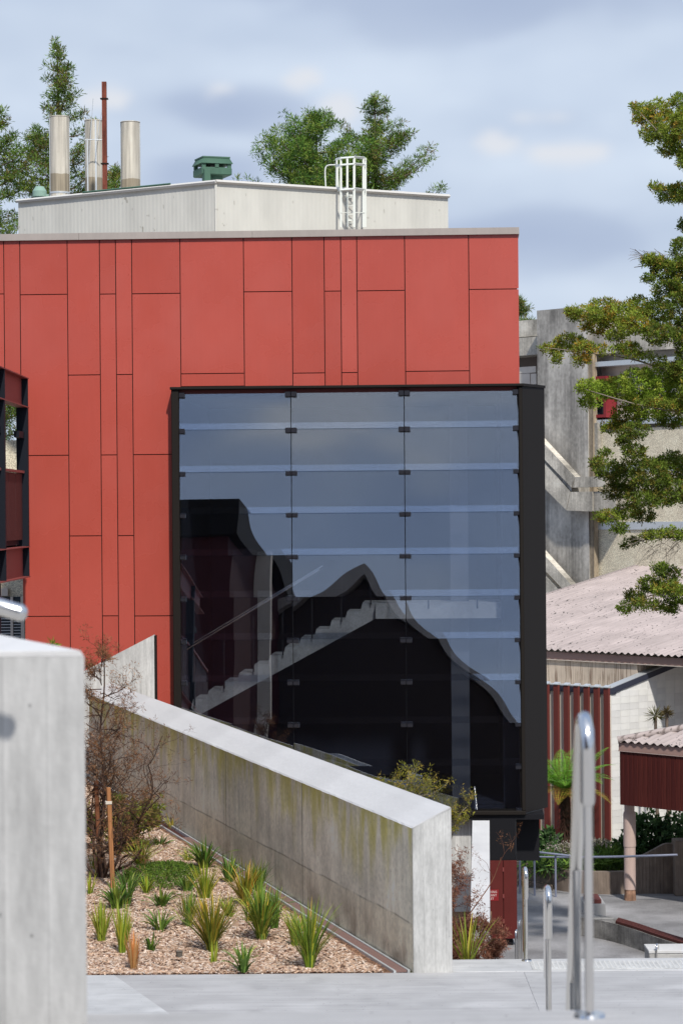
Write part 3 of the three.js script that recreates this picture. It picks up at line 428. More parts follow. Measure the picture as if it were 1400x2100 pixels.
{
  const a = at(214, 168, 56), base = roofY + 0.5, t = thing('rusty_pole', 'tall rusty red square pole strapped beside a steel flue', 'pole', [a.x, base, a.z]), H = a.y - base;
  obj('pole', [bx(-0.05, 0.05, 0, H, -0.05, 0.05), bx(-0.012, 0.012, 0.2, H - 0.05, 0.052, 0.062)], M.rust, t); obj('bracket', [bx(-0.085, 0.085, H - 0.38, H - 0.36, -0.08, 0.08)], M.black, t); obj('bracket', [bx(-0.085, 0.085, H - 1.8, H - 1.78, -0.08, 0.08)], M.black, t);
  const b = at(183, 280, 57.4), u = thing('roof_aerial', 'thin grey aerial rods clamped to a steel flue', 'aerial', [b.x, b.y, b.z]);
  obj('rod', [tube([V(0, -0.6, 0), V(0.05, 0.2, 0), V(0.1, 0.85, 0)], 0.008, 6, 5)], M.galv, u); obj('rod', [tube([V(0.18, -0.1, 0), V(0.24, 0.3, 0), V(0.3, 0.6, 0)], 0.008, 6, 5)], M.galv, u); obj('crossbar', [tube([V(-0.1, -0.08, 0), V(0.1, -0.07, 0), V(0.3, -0.08, 0)], 0.012, 6, 5)], M.galv, u); obj('bracket', [bx(-0.05, -0.02, -1.4, -0.05, -0.02, 0.02)], M.galv, u);
}
{
  const p = at(436, 376, 54), t = thing('green_roof_vent', 'dark green square cowl vent on the white building corner', 'vent', [p.x, p.y - 0.3, p.z], 0.35), s = 54 / FOC;
  obj('throat', cyl(0.22, 0.22, 0.5, 0, 0, 0, 24), M.green, t); obj('collar', bev(-0.33, 0.33, 0.44, 0.60, -0.33, 0.33, 0.02), M.green, t);
  obj('hood', [new THREE.CylinderGeometry(0.40, 0.49, 0.13, 4).rotateY(Math.PI / 4).translate(0, 0.745, 0), bx(-0.3, 0.3, 0.80, 0.83, -0.3, 0.3)], M.green, t); for (const [x, z] of [[-0.28, 0.28], [0.28, 0.28], [-0.28, -0.28], [0.28, -0.28], [0, 0.3], [0, -0.3]]) obj('strut', bx(x - 0.04, x + 0.04, 0.60, 0.70, z - 0.03, z + 0.03), M.green, t);
  obj('motor_box', bev(-0.30, -0.16, 0.26, 0.55, 0.24, 0.40, 0.01), M.green, t);
  const q = at(82, 412, 55.5), u = thing('small_roof_cowl', 'small pale green round cowl beside the tallest steel flue', 'vent', [q.x, q.y - 0.1, q.z]);
  obj('body', cyl(0.13, 0.13, 0.26, 0, 0, 0, 12), M.greenPale, u); obj('cap', [new THREE.CylinderGeometry(0.09, 0.155, 0.10, 12).translate(0, 0.36, 0), cyl(0.155, 0.155, 0.12, 0, 0.19, 0, 12)], M.greenPale, u); obj('side_box', bx(0.1, 0.2, 0.05, 0.24, -0.05, 0.05), M.greenPale, u);
  for (const [px, py, w] of [[785, 395, 0.45], [838, 397, 0.36]]) { const k = at(px, py + 6, 56), d = thing('roof_dome', w > 0.4 ? 'low pale green roof dome nearer the ladder cage' : 'low darker green roof dome past the ladder cage', 'roof light', [k.x, k.y - 0.1, k.z]); obj('dome', new THREE.SphereGeometry(w, 16, 8, 0, 6.2832, 0, 1.57).scale(1, 0.32, 0.8), w > 0.4 ? M.greenPale : M.green, d); obj('kerb', cyl(w, w, 0.06, 0, -0.06, 0, 16), M.greenPale, d); }
}
{ // caged ladder
  const t = thing('caged_roof_ladder', 'pale painted cat ladder with hoop cage against the white building', 'ladder', [0, 0, 0]); const D = 53.0, q = (x, y, dz = 0) => at(x, y, D + dz), w = 0.045;
  const xs = [[690, 0.45], [699, -0.05], [712, 0.40], [726, -0.28], [745, -0.05], [749, 0.3]];
  xs.forEach(([x, dz], i) => obj(i === 0 || i === 2 ? 'stile' : 'cage_bar', bar(q(x, 466, dz), q(x, i === 0 ? 326 : 324, dz), i === 3 ? 0.05 : w, 0.012), M.cagePaint, t));
  for (const [y, b] of [[324, 0], [338, 0], [389, 0]]) { const pts = [q(688, y + 3, 0.45), q(699, y, -0.05), q(726, y - 2, -0.3), q(746, y, -0.05), q(749, y + 2, 0.3), q(714, y + 3, 0.42)]; for (let i = 0; i < 4; i++) obj('hoop', bar(pts[i], pts[i + 1], 0.012, 0.05), M.cagePaint, t); }
  for (let y = 405; y < 465; y += 17.5) obj('rung', tube([q(698, y, 0.42), q(712, y, 0.42), q(726, y, 0.40)], 0.010, 4, 6), M.cagePaint, t);
  for (const dz of [0, 0.05]) { const k = dz ? 26 : 0; obj('grab_rail', tube([q(668 + k, 388, 0.5), q(667 + k, 346, 0.5), q(670 + k, 340, 0.5), q(690 + k * 0.8, 338, 0.4)], 0.016, 16, 6), M.cagePaint, t); }
  obj('bracket', bar(q(699, 436, -0.05), q(750, 436, -0.05), 0.012, 0.035), M.cagePaint, t); for (const y of [401, 452]) obj('bracket', bar(q(713, y, 0.42), q(722, y, 0.42), 0.04), M.cagePaint, t);
}

// ---------------------------------------------------------------- steel footbridge into the red building
{
  const X = -5.76, z0 = -47.4, zN = -26, t = thing('steel_footbridge', 'black and red steel footbridge running into the red building', 'footbridge', [X, 0, z0]), L = zN - z0;
  const yy = (py) => EYE - (py - 1050 + ROLL * -634) * 47.5 / FOC, tA = yy(778), tB = yy(835), bA = yy(1122), bB = yy(1181), hw = 2.2;
  for (const s of [0, 1]) { const x = s ? -hw : 0, k = s ? 1 : -1, nm = (y0, y1) => { obj('girder_web', bx(x + k * 0.12, x + k * 0.14, y0, y1, 0, L), M.steelRed, t); obj('flange', bx(x, x + k * 0.2, y1, y1 + 0.02, 0, L), M.steelRed, t); obj('flange', bx(x, x + k * 0.2, y0 - 0.02, y0, 0, L), M.steelRed, t); };
    nm(tB, tA); nm(bB, bA);
    for (let i = 0; i * 3.25 < L - 1; i++) { const z = 0.1 + i * 3.25; obj('post', bx(x, x + k * 0.21, bA + 0.022, tB - 0.022, z, z + 0.14), M.steelBlack, t); obj('stiffener', bx(x + k * 0.004, x + k * 0.119, tB + 0.002, tA - 0.002, z, z + 0.03), M.steelBlack, t); obj('stiffener', bx(x + k * 0.004, x + k * 0.119, bB + 0.002, bA - 0.002, z, z + 0.03), M.steelBlack, t);
      for (let j = 0; j < 3; j++) { const za = z + 0.2 + j * 1.0; obj('balustrade_panel', bx(x + k * 0.10, x + k * 0.12, yy(1106), yy(972), za, za + 0.96), M.slatBrown, t); } obj('top_rail', bx(x + k * 0.06, x + k * 0.16, yy(971), yy(966), z + 0.16, z + 3.2), M.steelRed, t); obj('bracket', bx(x + k * 0.06, x + k * 0.16, yy(900), yy(887), z + 0.14, z + 0.9), M.steelBlack, t); } }
  obj('deck', bx(-hw + 0.16, -0.16, bA + 0.05, bA + 0.15, 0, L), M.steelBlack, t); obj('roof', bx(-hw + 0.16, -0.16, tA - 0.12, tA - 0.04, 0, L), M.steelBlack, t);
  for (let i = 0; i < 7; i++) obj('cross_beam', bx(-hw + 0.16, -0.16, bB + 0.02, bA + 0.04, 0.1 + i * 3.25, 0.2 + i * 3.25), M.steelBlack, t);
  obj('support_post', [bx(-0.25, -0.15, PLAZA, bB - 0.022, 3.0, 3.1)], M.steelBlack, t);
}
{ // pale building seen under and through the footbridge
  const g = thing('pale_windowed_building', 'cream building with louvred windows seen beneath the footbridge', 'building', [at(0, 1250, 58).x - 4, PLAZA, -58], 0);
  obj('wall', [bx(-6, 5.0, 0, 12.4, -5, 0)], M.aggregate, g); const base = at(0, 1250, 58).x - 4;
  const lx = (px) => at(px, 1250, 57.9).x - base, ly = (py) => at(20, py, 57.9).y - PLAZA;
  obj('band', bx(-6, 4.2, ly(1222), ly(1206), 0.002, 0.12), M.cream, g); for (const [a, b] of [[-30, -24], [22, 27], [43, 50]]) obj('window_jamb', bx(lx(a), lx(b), ly(1310), ly(1224), 0.002, 0.1), M.cream, g); obj('window_pane', bx(lx(-24), lx(43), ly(1310), ly(1224), 0.002, 0.03), M.darkGlass, g);
  for (let i = 0; i < 7; i++) obj('louvre', bx(lx(-24), lx(42), ly(1305 - i * 6) - 0.01, ly(1305 - i * 6) + 0.01, 0.032, 0.08), M.galv, g);
}

// ---------------------------------------------------------------- concrete walls and the mulch garden
{
  const T0 = 1.50, T1 = 1.71, th = 0.40, n = WN.clone(), f = WF.clone().setY(0), e = V(th, 0, 0), low = -5;
  const w = thing('garden_retaining_wall', 'long mossy concrete garden wall with a bright sloped top beside the mulch bed', 'wall', [n.x, 0, n.z], Math.atan2(-WD.x, -WD.z) + 0);
  w.updateMatrixWorld(true); const inv = w.matrixWorld.clone().invert(), lo = (v) => v.clone().applyMatrix4(inv);
  const A = (y, k) => { const b = n.clone().addScaledVector(WD, k); b.y = y; return b; }, len = 19.9;
  const bl = [A(low, 0), A(low, 0).add(e), A(low, len).add(e), A(low, len)], tp = [A(T0 - 0.012, 0), A(T1 - 0.012, 0).add(e), A(T1 + 0.04 - 0.012, len).add(e), A(T0 + 0.06 - 0.012, len)];
  const body = uvMetres(hexa(bl.map(lo), tp.map(lo))); obj('wall', body, M.moss, w, false);
  const fr = uvMetres(hexa([A(-0.1, -0.012), A(-0.1, -0.012).add(e), A(-0.1, -0.002).add(e), A(-0.1, -0.002)].map(lo), [A(T0 - 0.013, -0.012), A(T1 - 0.013, -0.012).add(e), A(T1 - 0.013, -0.002).add(e), A(T0 - 0.013, -0.002)].map(lo))); obj('end_face', fr, M.board, w, false);
  // top course with slightly chipped edges
  { const N = 160, pos = [], R = rng(5), jit = () => (R() - 0.5) * 0.008, rows = []; for (let i = 0; i <= N; i++) { const k = -0.012 + i / N * (len + 0.012), f2 = i / N, a = A(T0 + 0.06 * f2 - 0.012 + jit() * 0.7, k).add(V(-0.004 + jit() * 0.6, 0, 0)), b = A(T0 + 0.06 * f2 + 0.004, k).add(V(0.012, 0, 0)), c = A(T1 + 0.04 * f2, k).add(V(th - 0.012, 0, 0)), d = A(T1 + 0.04 * f2 - 0.014 + jit(), k).add(V(th + 0.004, 0, 0)); rows.push([a, b, c, d].map(lo)); }
    for (let i = 0; i < N; i++) for (let k = 0; k < 3; k++) { const q = [rows[i][k], rows[i][k + 1], rows[i + 1][k + 1], rows[i + 1][k]]; for (const j of [0, 1, 2, 0, 2, 3]) pos.push(q[j].x, q[j].y, q[j].z); }
    for (const [j, s] of [[0, 1], [N, -1]]) { const r = rows[j]; for (const q of (s > 0 ? [[0, 2, 1], [0, 3, 2]] : [[0, 1, 2], [0, 2, 3]])) for (const k of q) pos.push(r[k].x, r[k].y, r[k].z); }
    const g = new THREE.BufferGeometry(); g.setAttribute('position', new THREE.Float32BufferAttribute(pos, 3)); g.computeVertexNormals(); g.setAttribute('uv', new THREE.Float32BufferAttribute(new Float32Array(pos.length / 3 * 2), 2)); obj('top_surface', g, M.wallTop, w); }
  // slot drain along its foot
  const dr = thing('slot_drain', 'narrow rusty slotted drain along the foot of the garden wall', 'drain', [n.x, 0, n.z], w.rotation.y);
  const DP = (k, s, y) => lo(A(y, k).addScaledVector(WP, -s)); const frame = [], bars = [];
  for (const [s0, s1] of [[0.02, 0.045], [0.17, 0.195]]) frame.push(hexa([DP(0.05, s0, -0.1), DP(0.05, s1, -0.1), DP(19, s1, 0), DP(19, s0, 0)], [DP(0.05, s0, 0.022), DP(0.05, s1, 0.022), DP(19, s1, 0.12), DP(19, s0, 0.12)]));
  obj('frame', frame, M.galv, dr); obj('channel', hexa([DP(0.05, 0.045, -0.15), DP(0.05, 0.17, -0.15), DP(19, 0.17, -0.05), DP(19, 0.045, -0.05)], [DP(0.05, 0.045, -0.02), DP(0.05, 0.17, -0.02), DP(19, 0.17, 0.08), DP(19, 0.045, 0.08)]), std([0.07, 0.028, 0.022], 0.9), dr);
  for (let k = 0.08; k < 11; k += 0.04) { const y = 0.016 + k / 19 * 0.1; bars.push(hexa([DP(k, 0.046, y - 0.02), DP(k, 0.169, y - 0.02), DP(k + 0.016, 0.169, y - 0.02), DP(k + 0.016, 0.046, y - 0.02)], [DP(k, 0.046, y), DP(k, 0.169, y), DP(k + 0.016, 0.169, y), DP(k + 0.016, 0.046, y)])); } tag(obj('grate_bars', bars, std([0.24, 0.15, 0.13], 0.7, { metalness: 0.3 }), dr), null, null, null, 'stuff');
}
{ // pale parapet that climbs against the red wall
  const a = at(160, 1383, 46.6), b = at(316, 1302, 46.6), t = thing('pale_parapet_wall', 'pale board-marked concrete parapet rising against the red panels', 'wall', [0, 0, -46.85]);
  obj('wall', poly([[a.x, -0.5], [b.x, -0.5], [b.x, b.y], [a.x, a.y]], 0.22).translate(0, 0, 0), M.board, t); obj('edge_strip', bx(b.x + 0.003, b.x + 0.03, -0.5, b.y - 0.02, -0.1, 0.2), M.black, t);
}
{ // parapet seen end on below the bay
  const a0 = at(968, 1684, 46.6), a1 = at(1003, 1684, 46.6), b0 = at(964, 1896, 36), b1 = at(1003.5, 1896, 36), t = thing('stair_parapet', 'narrow pale concrete stair parapet under the corner of the glazed bay', 'wall', [b0.x, -5, b0.z]), s = (v, y) => V(v.x - b0.x, y ?? v.y + 5, v.z - b0.z);
  obj('wall', hexa([s(b0, 0), s(b1, 0), s(a1, 0), s(a0, 0)], [s(b0), s(b1), s(a1), s(a0)]), M.board, t);
  obj('top_surface', hexa([s(b0), s(b1), s(a1), s(a0)].map((v) => v.setY(v.y + 0.002)), [s(b0), s(b1), s(a1), s(a0)].map((v) => v.setY(v.y + 0.012))), M.wallTop, t);
}
{ // near wall beside the upper steps
  const d = 8.3, a = at(173, 1334, d), t = thing('step_side_wall', 'thick smooth grey concrete wall end beside the upper steps', 'wall', [a.x, 0, a.z]), h = a.y, L = 7, k = V(-0.36, 0, -1).multiplyScalar(L / 1.06);
  const P = (x, y, f) => V(x, y, 0).addScaledVector(k, f), r = 0.02;
  obj('wall', [hexa([P(0, -2, 0), P(-1.6, -2, 0), P(-1.6, -2, 1), P(0, -2, 1)], [P(0, h - r, 0), P(-1.6, h - r, 0), P(-1.6, h - r, 1), P(0, h - r, 1)])], std([0.53, 0.525, 0.51], 0.9, { map: scaled(T.board, 3.4, 2.6, 0.12, 0.3), bumpMap: scaled(T.grainB, 0.9), bumpScale: 0.002 }), t);
  obj('top_surface', [hexa([P(0, h - r + 0.001, 0), P(-1.6, h - r + 0.001, 0), P(-1.6, h - r + 0.001, 1), P(0, h - r + 0.001, 1)], [P(-r, h, -0.003).add(V(0, 0, -r)), P(-1.6 + r, h, 0).add(V(0, 0, -r)), P(-1.6 + r, h, 1), P(-r, h, 1)])], M.wallTop, t);
  const e = at(40, 1256, 7.95), u = thing('wall_handrail', 'brushed steel handrail end held above the near concrete wall', 'handrail', [e.x, e.y, e.z]);
  obj('rail', [tube([V(0, 0, 0), V(-0.06, 0.018, 0), V(-0.8, 0.2, 0.25), V(-1.4, 0.33, 0.4)], 0.027, 24, 14), new THREE.SphereGeometry(0.027, 14, 10)], M.steel, u); obj('bracket', [tube([V(-0.9, 0.20, 0.27), V(-0.9, 0.10, 0.1), V(-0.9, h - e.y - 0.01, -0.5)], 0.01, 12, 8)], M.steel, u);
}

// ---------------------------------------------------------------- handrails
function loopRail(px, topPy, d, floorY, label, slope, yaw, drop = 0.19, far = 3.2) {
  const a = at(px, topPy, d), t = thing('stair_handrail', label, 'handrail', [a.x, floorY, a.z], yaw, 'steel stair handrails'), H = a.y - floorY, r = 0.0242;
  // hairpin at the top: the rail comes back under itself onto the post
  const pts = [V(0.008, H - drop - 0.05, 0.06), V(0.008, H - 0.09, 0.10), V(0.006, H - 0.03, 0.085), V(0, H, 0.03), V(-0.006, H - 0.012, -0.05)];
  for (let i = 1; i <= 5; i++) pts.push(V(-0.008 - 0.002 * i, H - 0.012 - slope * far * i / 5, -0.05 - far * i / 5));
  obj('rail', [tube(pts, r, 60, 14), new THREE.SphereGeometry(r, 12, 8).translate(0.008, H - drop - 0.05, 0.06)], M.steel, t);
  obj('post', [cyl(0.0155, 0.0155, H - drop + 0.06, 0.008, 0, 0.06, 14)], M.steel, t); obj('base_plate', [cyl(0.055, 0.05, 0.012, 0.008, 0, 0.06, 20)], M.steel, t);
  for (let i = 1; i * 1.25 < far; i++) { const z = -0.05 - i * 1.25, y = H - 0.03 - slope * (i * 1.25); obj('post', [cyl(0.0155, 0.0155, 0.95, -0.01, y - 0.95, z, 12)], M.steel, t); }
  return t;
}
loopRail(1197, 1472, 8.55, 3.08, 'tall steel stair handrail with a hairpin end on the upper terrace edge', 0.528, -0.075, 0.22, 3.9);
loopRail(1122, 1821, 18.7, at(0, 0, 1).y * 0 + 1.05, 'steel stair handrail hairpin on the middle steps', 0.45, -0.08, 0.3, 2.4);
loopRail(1076, 1781, 27.1, 0.004, 'slim steel handrail post at the far landing edge', 0.46, -0.072, 0.25, 3.0);
for (const [px, py, d, lab, H] of [[1059, 1908, 59, 'shorter steel rail loop beside the red cabinet', 1.0], [1066, 1888, 60, 'taller steel rail loop beside the red cabinet', 1.2], [1347, 1937, 58, 'small steel rail loop on the pale block by the bench', 0.6]]) {
  const a = at(px, py, d), t = thing('rail_loop', lab, 'handrail', [a.x, a.y - H, a.z], 0, 'small rail loops on the plaza'); obj('loop', [tube([V(-0.03, 0, 0.05), V(-0.03, H - 0.1, 0.05), V(-0.025, H - 0.02, 0.02), V(0, H, -0.06), V(0.03, H - 0.04, -0.14), V(0.035, H - 0.2, -0.16), V(0.035, 0, -0.16)], 0.021, 40, 10)], M.steel, t); obj('base_plate', cyl(0.06, 0.06, 0.012, -0.03, 0, 0.05, 14), M.steel, t);
}
{ // tactile pad at the stair head
  const x0 = ground(1092, 1990).x, t = thing('tactile_pad', 'white tactile paving pad of small studs at the stair head', 'tactile paving', [x0, 0.004, -26.5]); obj('pad', bx(0, 6, 0, 0.006, -0.46, 0), std([0.62, 0.62, 0.60], 0.8, { map: scaled(T.grain, 0.8) }), t);
  const st = []; for (let i = 0; i < 70; i++) for (let k = 0; k < 9; k++) st.push(new THREE.CylinderGeometry(0.009, 0.014, 0.007, 6).translate(0.03 + i * 0.05, 0.0095, -0.03 - k * 0.05)); tag(obj('studs', st, std([0.42, 0.42, 0.41], 0.7), t, false), null, null, null, 'stuff');
}
{ // stakes in the bed
  for (const [px, y0, y1, w, m, lab] of [[232, 1823, 1608, 0.055, M.stake, 'orange timber stake with a pale tie beside the bare shrub'], [206, 1800, 1594, 0.055, M.stakeDark, 'dark brown timber stake behind the bare shrub']]) { const p = ground(px, y0, 0.04), d = -p.z, H = (y0 - y1) * d / FOC, t = thing('timber_stake', lab, 'stake', [p.x, 0, p.z], 0.25, 'stakes by the bare shrub'); const g = bev(-w / 2, w / 2, -0.2, H, -w / 2, w / 2, 0.004); g.applyMatrix4(new THREE.Matrix4().makeRotationZ(0.035)); obj('post', g, m, t); if (m === M.stake) obj('tie', bev(-w / 2 - 0.06, w / 2 - 0.036, H * 0.84, H * 0.87, -w / 2 - 0.008, w / 2 + 0.008, 0.003), std([0.55, 0.50, 0.42], 0.9), t); }
  const p = ground(368, 1966, 0.0), t = thing('valve_box', 'small dark square marker block sunk in the mulch', 'marker', [p.x, 0, p.z], 0.3); obj('block', bev(-0.03, 0.03, -0.05, 0.075, -0.03, 0.03, 0.006), std([0.10, 0.085, 0.07], 0.8), t); obj('cap', bev(-0.034, 0.034, 0.0755, 0.083, -0.034, 0.034, 0.002), std([0.13, 0.11, 0.09], 0.8), t);
}
{ // grass tufts
  const dk = [[0.08, 0.17, 0.022], [0.12, 0.22, 0.03], [0.055, 0.12, 0.02], [0.16, 0.27, 0.05]], br = [[0.24, 0.33, 0.03], [0.30, 0.37, 0.04], [0.17, 0.26, 0.025], [0.36, 0.37, 0.06]], ol = [[0.30, 0.29, 0.03], [0.18, 0.22, 0.025], [0.40, 0.31, 0.05], [0.12, 0.16, 0.02]], dry = [[0.42, 0.22, 0.08], [0.36, 0.18, 0.06], [0.45, 0.28, 0.12]];
  const W = { wid: 0.023, droop: 0.42 };
  const rows = [
    [289, 1777, 52, 74, 60, br, 'yellow green tuft just behind the green ground cover mat', {}], [420, 1783, 62, 96, 60, dk, 'dark broad bladed tuft leaning over the drain, far along the wall', W], [420, 1846, 70, 56, 70, br, 'upright bright tuft in front of the dark tuft by the wall', { droop: 0.1 }],
    [240, 1864, 60, 70, 45, dk, 'dark arching tuft in front of the orange stake', W], [262, 1856, 80, 60, 40, dk, 'taller dark tuft in front of the orange stake', W], [331, 1861, 42, 58, 34, dk, 'low dark tuft in front of the ground cover mat', W], [209, 1929, 72, 46, 50, br, 'narrow yellow tuft close to the near wall end', { droop: 0.1 }],
    [251, 1951, 88, 40, 44, br, 'tall narrow tuft behind the dry orange tuft', { droop: 0.1 }], [274, 1983, 62, 30, 34, dry, 'dry orange grass tuft at the paving edge', { droop: 0.05 }], [386, 1900, 74, 54, 52, dk.concat(br), 'mid green upright tuft between the low dark tufts', {}], [329, 1909, 46, 68, 26, dk, 'sparse dark tuft left of the olive tuft, beside bare mulch', W],
    [434, 1949, 108, 116, 120, ol, 'largest olive and yellow tuft in the middle of the mulch', { droop: 0.18 }], [503, 1857, 92, 72, 70, ol, 'olive brown tuft near the drain beside the garden wall', {}], [537, 1926, 112, 100, 90, dk.concat(br), 'big glossy green tuft beside the olive tuft', W], [563, 1903, 80, 50, 44, dk, 'dark tuft behind the big glossy green tuft', {}],
    [500, 1989, 58, 64, 36, dk, 'small dark tuft on the paving edge', W], [309, 1946, 34, 34, 16, dk, 'tiny dark tuft in bare mulch beside the dry tuft', W], [440, 1971, 36, 12, 10, br, 'tiny upright shoot at the foot of the olive tuft', { droop: 0.05 }], [635, 1981, 122, 104, 95, dk.concat(br), 'big green tuft on the paving edge beside the drain', { droop: 0.2 }], [606, 1940, 76, 50, 46, br, 'yellow tuft behind the big paving edge tuft', {}],
    [531, 1828, 62, 50, 46, dk, 'dark tuft half hidden against the garden wall drain', {}], [194, 1786, 46, 24, 20, br, 'narrow tuft beside the dark brown stake', {}], [328, 1738, 34, 44, 22, dk, 'small dark tuft on open mulch behind the ground cover', W], [386, 1768, 28, 30, 20, br, 'short yellow tuft beside the dark tuft by the wall', {}], [382, 1828, 36, 44, 26, dk, 'small dark tuft at the end of the ground cover mat', W], [184, 1836, 48, 30, 18, br, 'thin tuft peeping past the near wall end', {}], [513, 1890, 50, 40, 26, ol, 'short olive tuft between the glossy tuft and the drain', {}], [352, 1700, 30, 30, 16, ol, 'far small olive tuft on open mulch', {}], [470, 1880, 46, 44, 30, br, 'short yellow green tuft between the olive tuft and the drain tufts', {}], [470, 1812, 58, 50, 40, dk, 'mid sized dark tuft leaning on the drain, behind the olive brown tuft', W], [300, 1832, 40, 40, 24, br, 'short bright tuft at the front of the ground cover mat', {}],
  ];
  rows.forEach(([x, y, h, w, n, pal, lab, o], i) => grassTuft(x, y, h, w, n, pal, lab, 100 + i * 7, o));
  // ground cover mat
  const L = new Leaves(), R = rng(55), c = ground(330, 1800, 0.05); for (let i = 0; i < 1700; i++) { const a = R() * 6.283, r = Math.sqrt(R()), x = c.x + Math.cos(a) * r * 0.5, z = c.z + Math.sin(a) * r * 1.15, h = 0.06 + 0.12 * (1 - r * r) * R(); tuft(L, R, V(x, 0.02 + h, z), 0.03, 4, 0.035, 0.014, [[0.10, 0.18, 0.02], [0.15, 0.22, 0.03], [0.07, 0.13, 0.02]], 0.5); }
  const o = L.build('ground_cover', scene); tag(o, 'low green ground cover mat spreading round the stakes', 'ground cover', null, 'stuff');
}
{ // shrubs of the garden
  const p = ground(212, 1802, 0.03); twiggy('bare_shrub', 'tall bare brown twiggy shrub tied beside the timber stakes', 'shrub', [p.x, 0, p.z], 2.95, 1.15, 11, { r: 0.022, depth: 5, fork: 2, stems: [[0.05, 0, 0.3, 0.1, 0.34], [-0.05, 0.05, -0.3, 0, 0.32], [0, 0, 0.65, -0.1, 0.36], [0.05, 0.05, 0.9, 0.2, 0.36], [-0.05, 0, -0.7, 0.2, 0.3], [0, 0, 1.3, 0.1, 0.3], [0, 0.05, 0.5, 0.5, 0.3], [0, -0.05, -0.4, -0.4, 0.3]], trunk: 44, bend: 0.42, lift: 0.02, leafFrom: 4, leaves: 1, tr: 0.035, n: 5, len: 0.05, wid: 0.007, pal: [[0.26, 0.12, 0.05], [0.16, 0.075, 0.035], [0.32, 0.17, 0.08]], bark: M.twigDark });
  const q = ground(190, 1745, 0.05); twiggy('yellow_leaf_shrub', 'low yellow green leafy shrub behind the bare shrub', 'shrub', [q.x + 0.15, 0, q.z], 0.9, 0.9, 12, { r: 0.012, depth: 3, fork: 3, stems: [[0, 0, 0.2, 0, 0.5], [0.1, 0, 0.6, 0.1, 0.45], [-0.1, 0, -0.5, 0, 0.45], [0.2, 0, 0.9, 0, 0.5]], leafFrom: 1, leaves: 4, tr: 0.06, n: 7, len: 0.07, wid: 0.028, pal: [[0.20, 0.23, 0.03], [0.13, 0.17, 0.03], [0.26, 0.25, 0.05]], bark: M.twigDark });
  const s = at(828, 1650, 36); twiggy('green_twiggy_shrub', 'olive leafed twiggy shrub rising behind the garden wall', 'shrub', [s.x, -1.8, s.z], 2.45, 0.5, 13, { r: 0.016, depth: 4, fork: 3, k0: 0.28, stems: [[0, 0, 0.02, 0, 0.80], [0.05, 0, -0.10, 0.1, 0.86], [0.1, 0, 0.14, 0.05, 0.78], [-0.05, 0, -0.02, 0.05, 0.92]], bend: 0.16, leafFrom: 2, leaves: 3, tr: 0.04, n: 6, len: 0.045, wid: 0.010, pal: [[0.28, 0.26, 0.035], [0.19, 0.20, 0.03], [0.36, 0.27, 0.05]], bark: M.barkMid });
  const s2 = at(866, 1660, 34.5); twiggy('brown_twiggy_shrub', 'brown dry twiggy shrub beside the olive shrub behind the wall', 'shrub', [s2.x, -1.7, s2.z], 2.2, 0.5, 14, { r: 0.012, depth: 4, fork: 2, k0: 0.42, stems: [[0, 0, 0.1, 0, 0.78], [0.05, 0, -0.2, 0.1, 0.8], [0.1, 0, 0.2, 0.05, 0.7], [0, 0, -0.05, 0, 0.85]], bend: 0.25, leafFrom: 3, leaves: 2, tr: 0.03, n: 4, len: 0.035, wid: 0.006, pal: [[0.26, 0.12, 0.05], [0.18, 0.08, 0.04]], bark: M.twig });
  const r = at(936, 1960, 33); twiggy('russet_shrub', 'fine russet red shrub between the wall end and the stair parapet', 'shrub', [r.x - 0.06, -1.6, r.z], 1.85, 0.4, 15, { r: 0.010, depth: 4, fork: 3, k0: 0.5, stems: [[-0.1, 0, -0.06, 0, 0.5], [0.05, 0, 0.05, 0.1, 0.5], [-0.12, 0, -0.14, 0.05, 0.55], [0, 0, 0.0, 0, 0.7], [0.06, 0, 0.16, 0, 0.4], [0.05, 0, 0.35, 0, 0.3]], bend: 0.2, leafFrom: 1, leaves: 5, tr: 0.05, n: 7, len: 0.045, wid: 0.009, pal: [[0.25, 0.10, 0.06], [0.17, 0.065, 0.04], [0.30, 0.16, 0.10]], bark: M.twigDark });
  const f = at(958, 1990, 31); grassTuft(958, 1984, 95, 90, 26, [[0.22, 0.27, 0.03], [0.30, 0.33, 0.05], [0.14, 0.19, 0.02]], 'bright yellow flax leaves at the foot of the russet shrub', 900, { y: -0.55, name: 'flax_plant', group: 'flax behind the landing', wid: 0.018, droop: 0.15 });
  const g = at(105, 1312, 40); twiggy('young_green_plant', 'bright green plant tip showing above the near wall', 'plant', [g.x, 0.03, g.z], g.y - 0.05, 0.3, 16, { r: 0.014, depth: 0, fork: 0, stems: [[0, 0, 0, 0, 0.97]], bend: 0.006, lift: 0, leafFrom: 0, leaves: 12, tr: 0.1, n: 9, len: 0.11, wid: 0.018, pal: [[0.22, 0.30, 0.03], [0.16, 0.24, 0.03]], bark: M.bark });
}

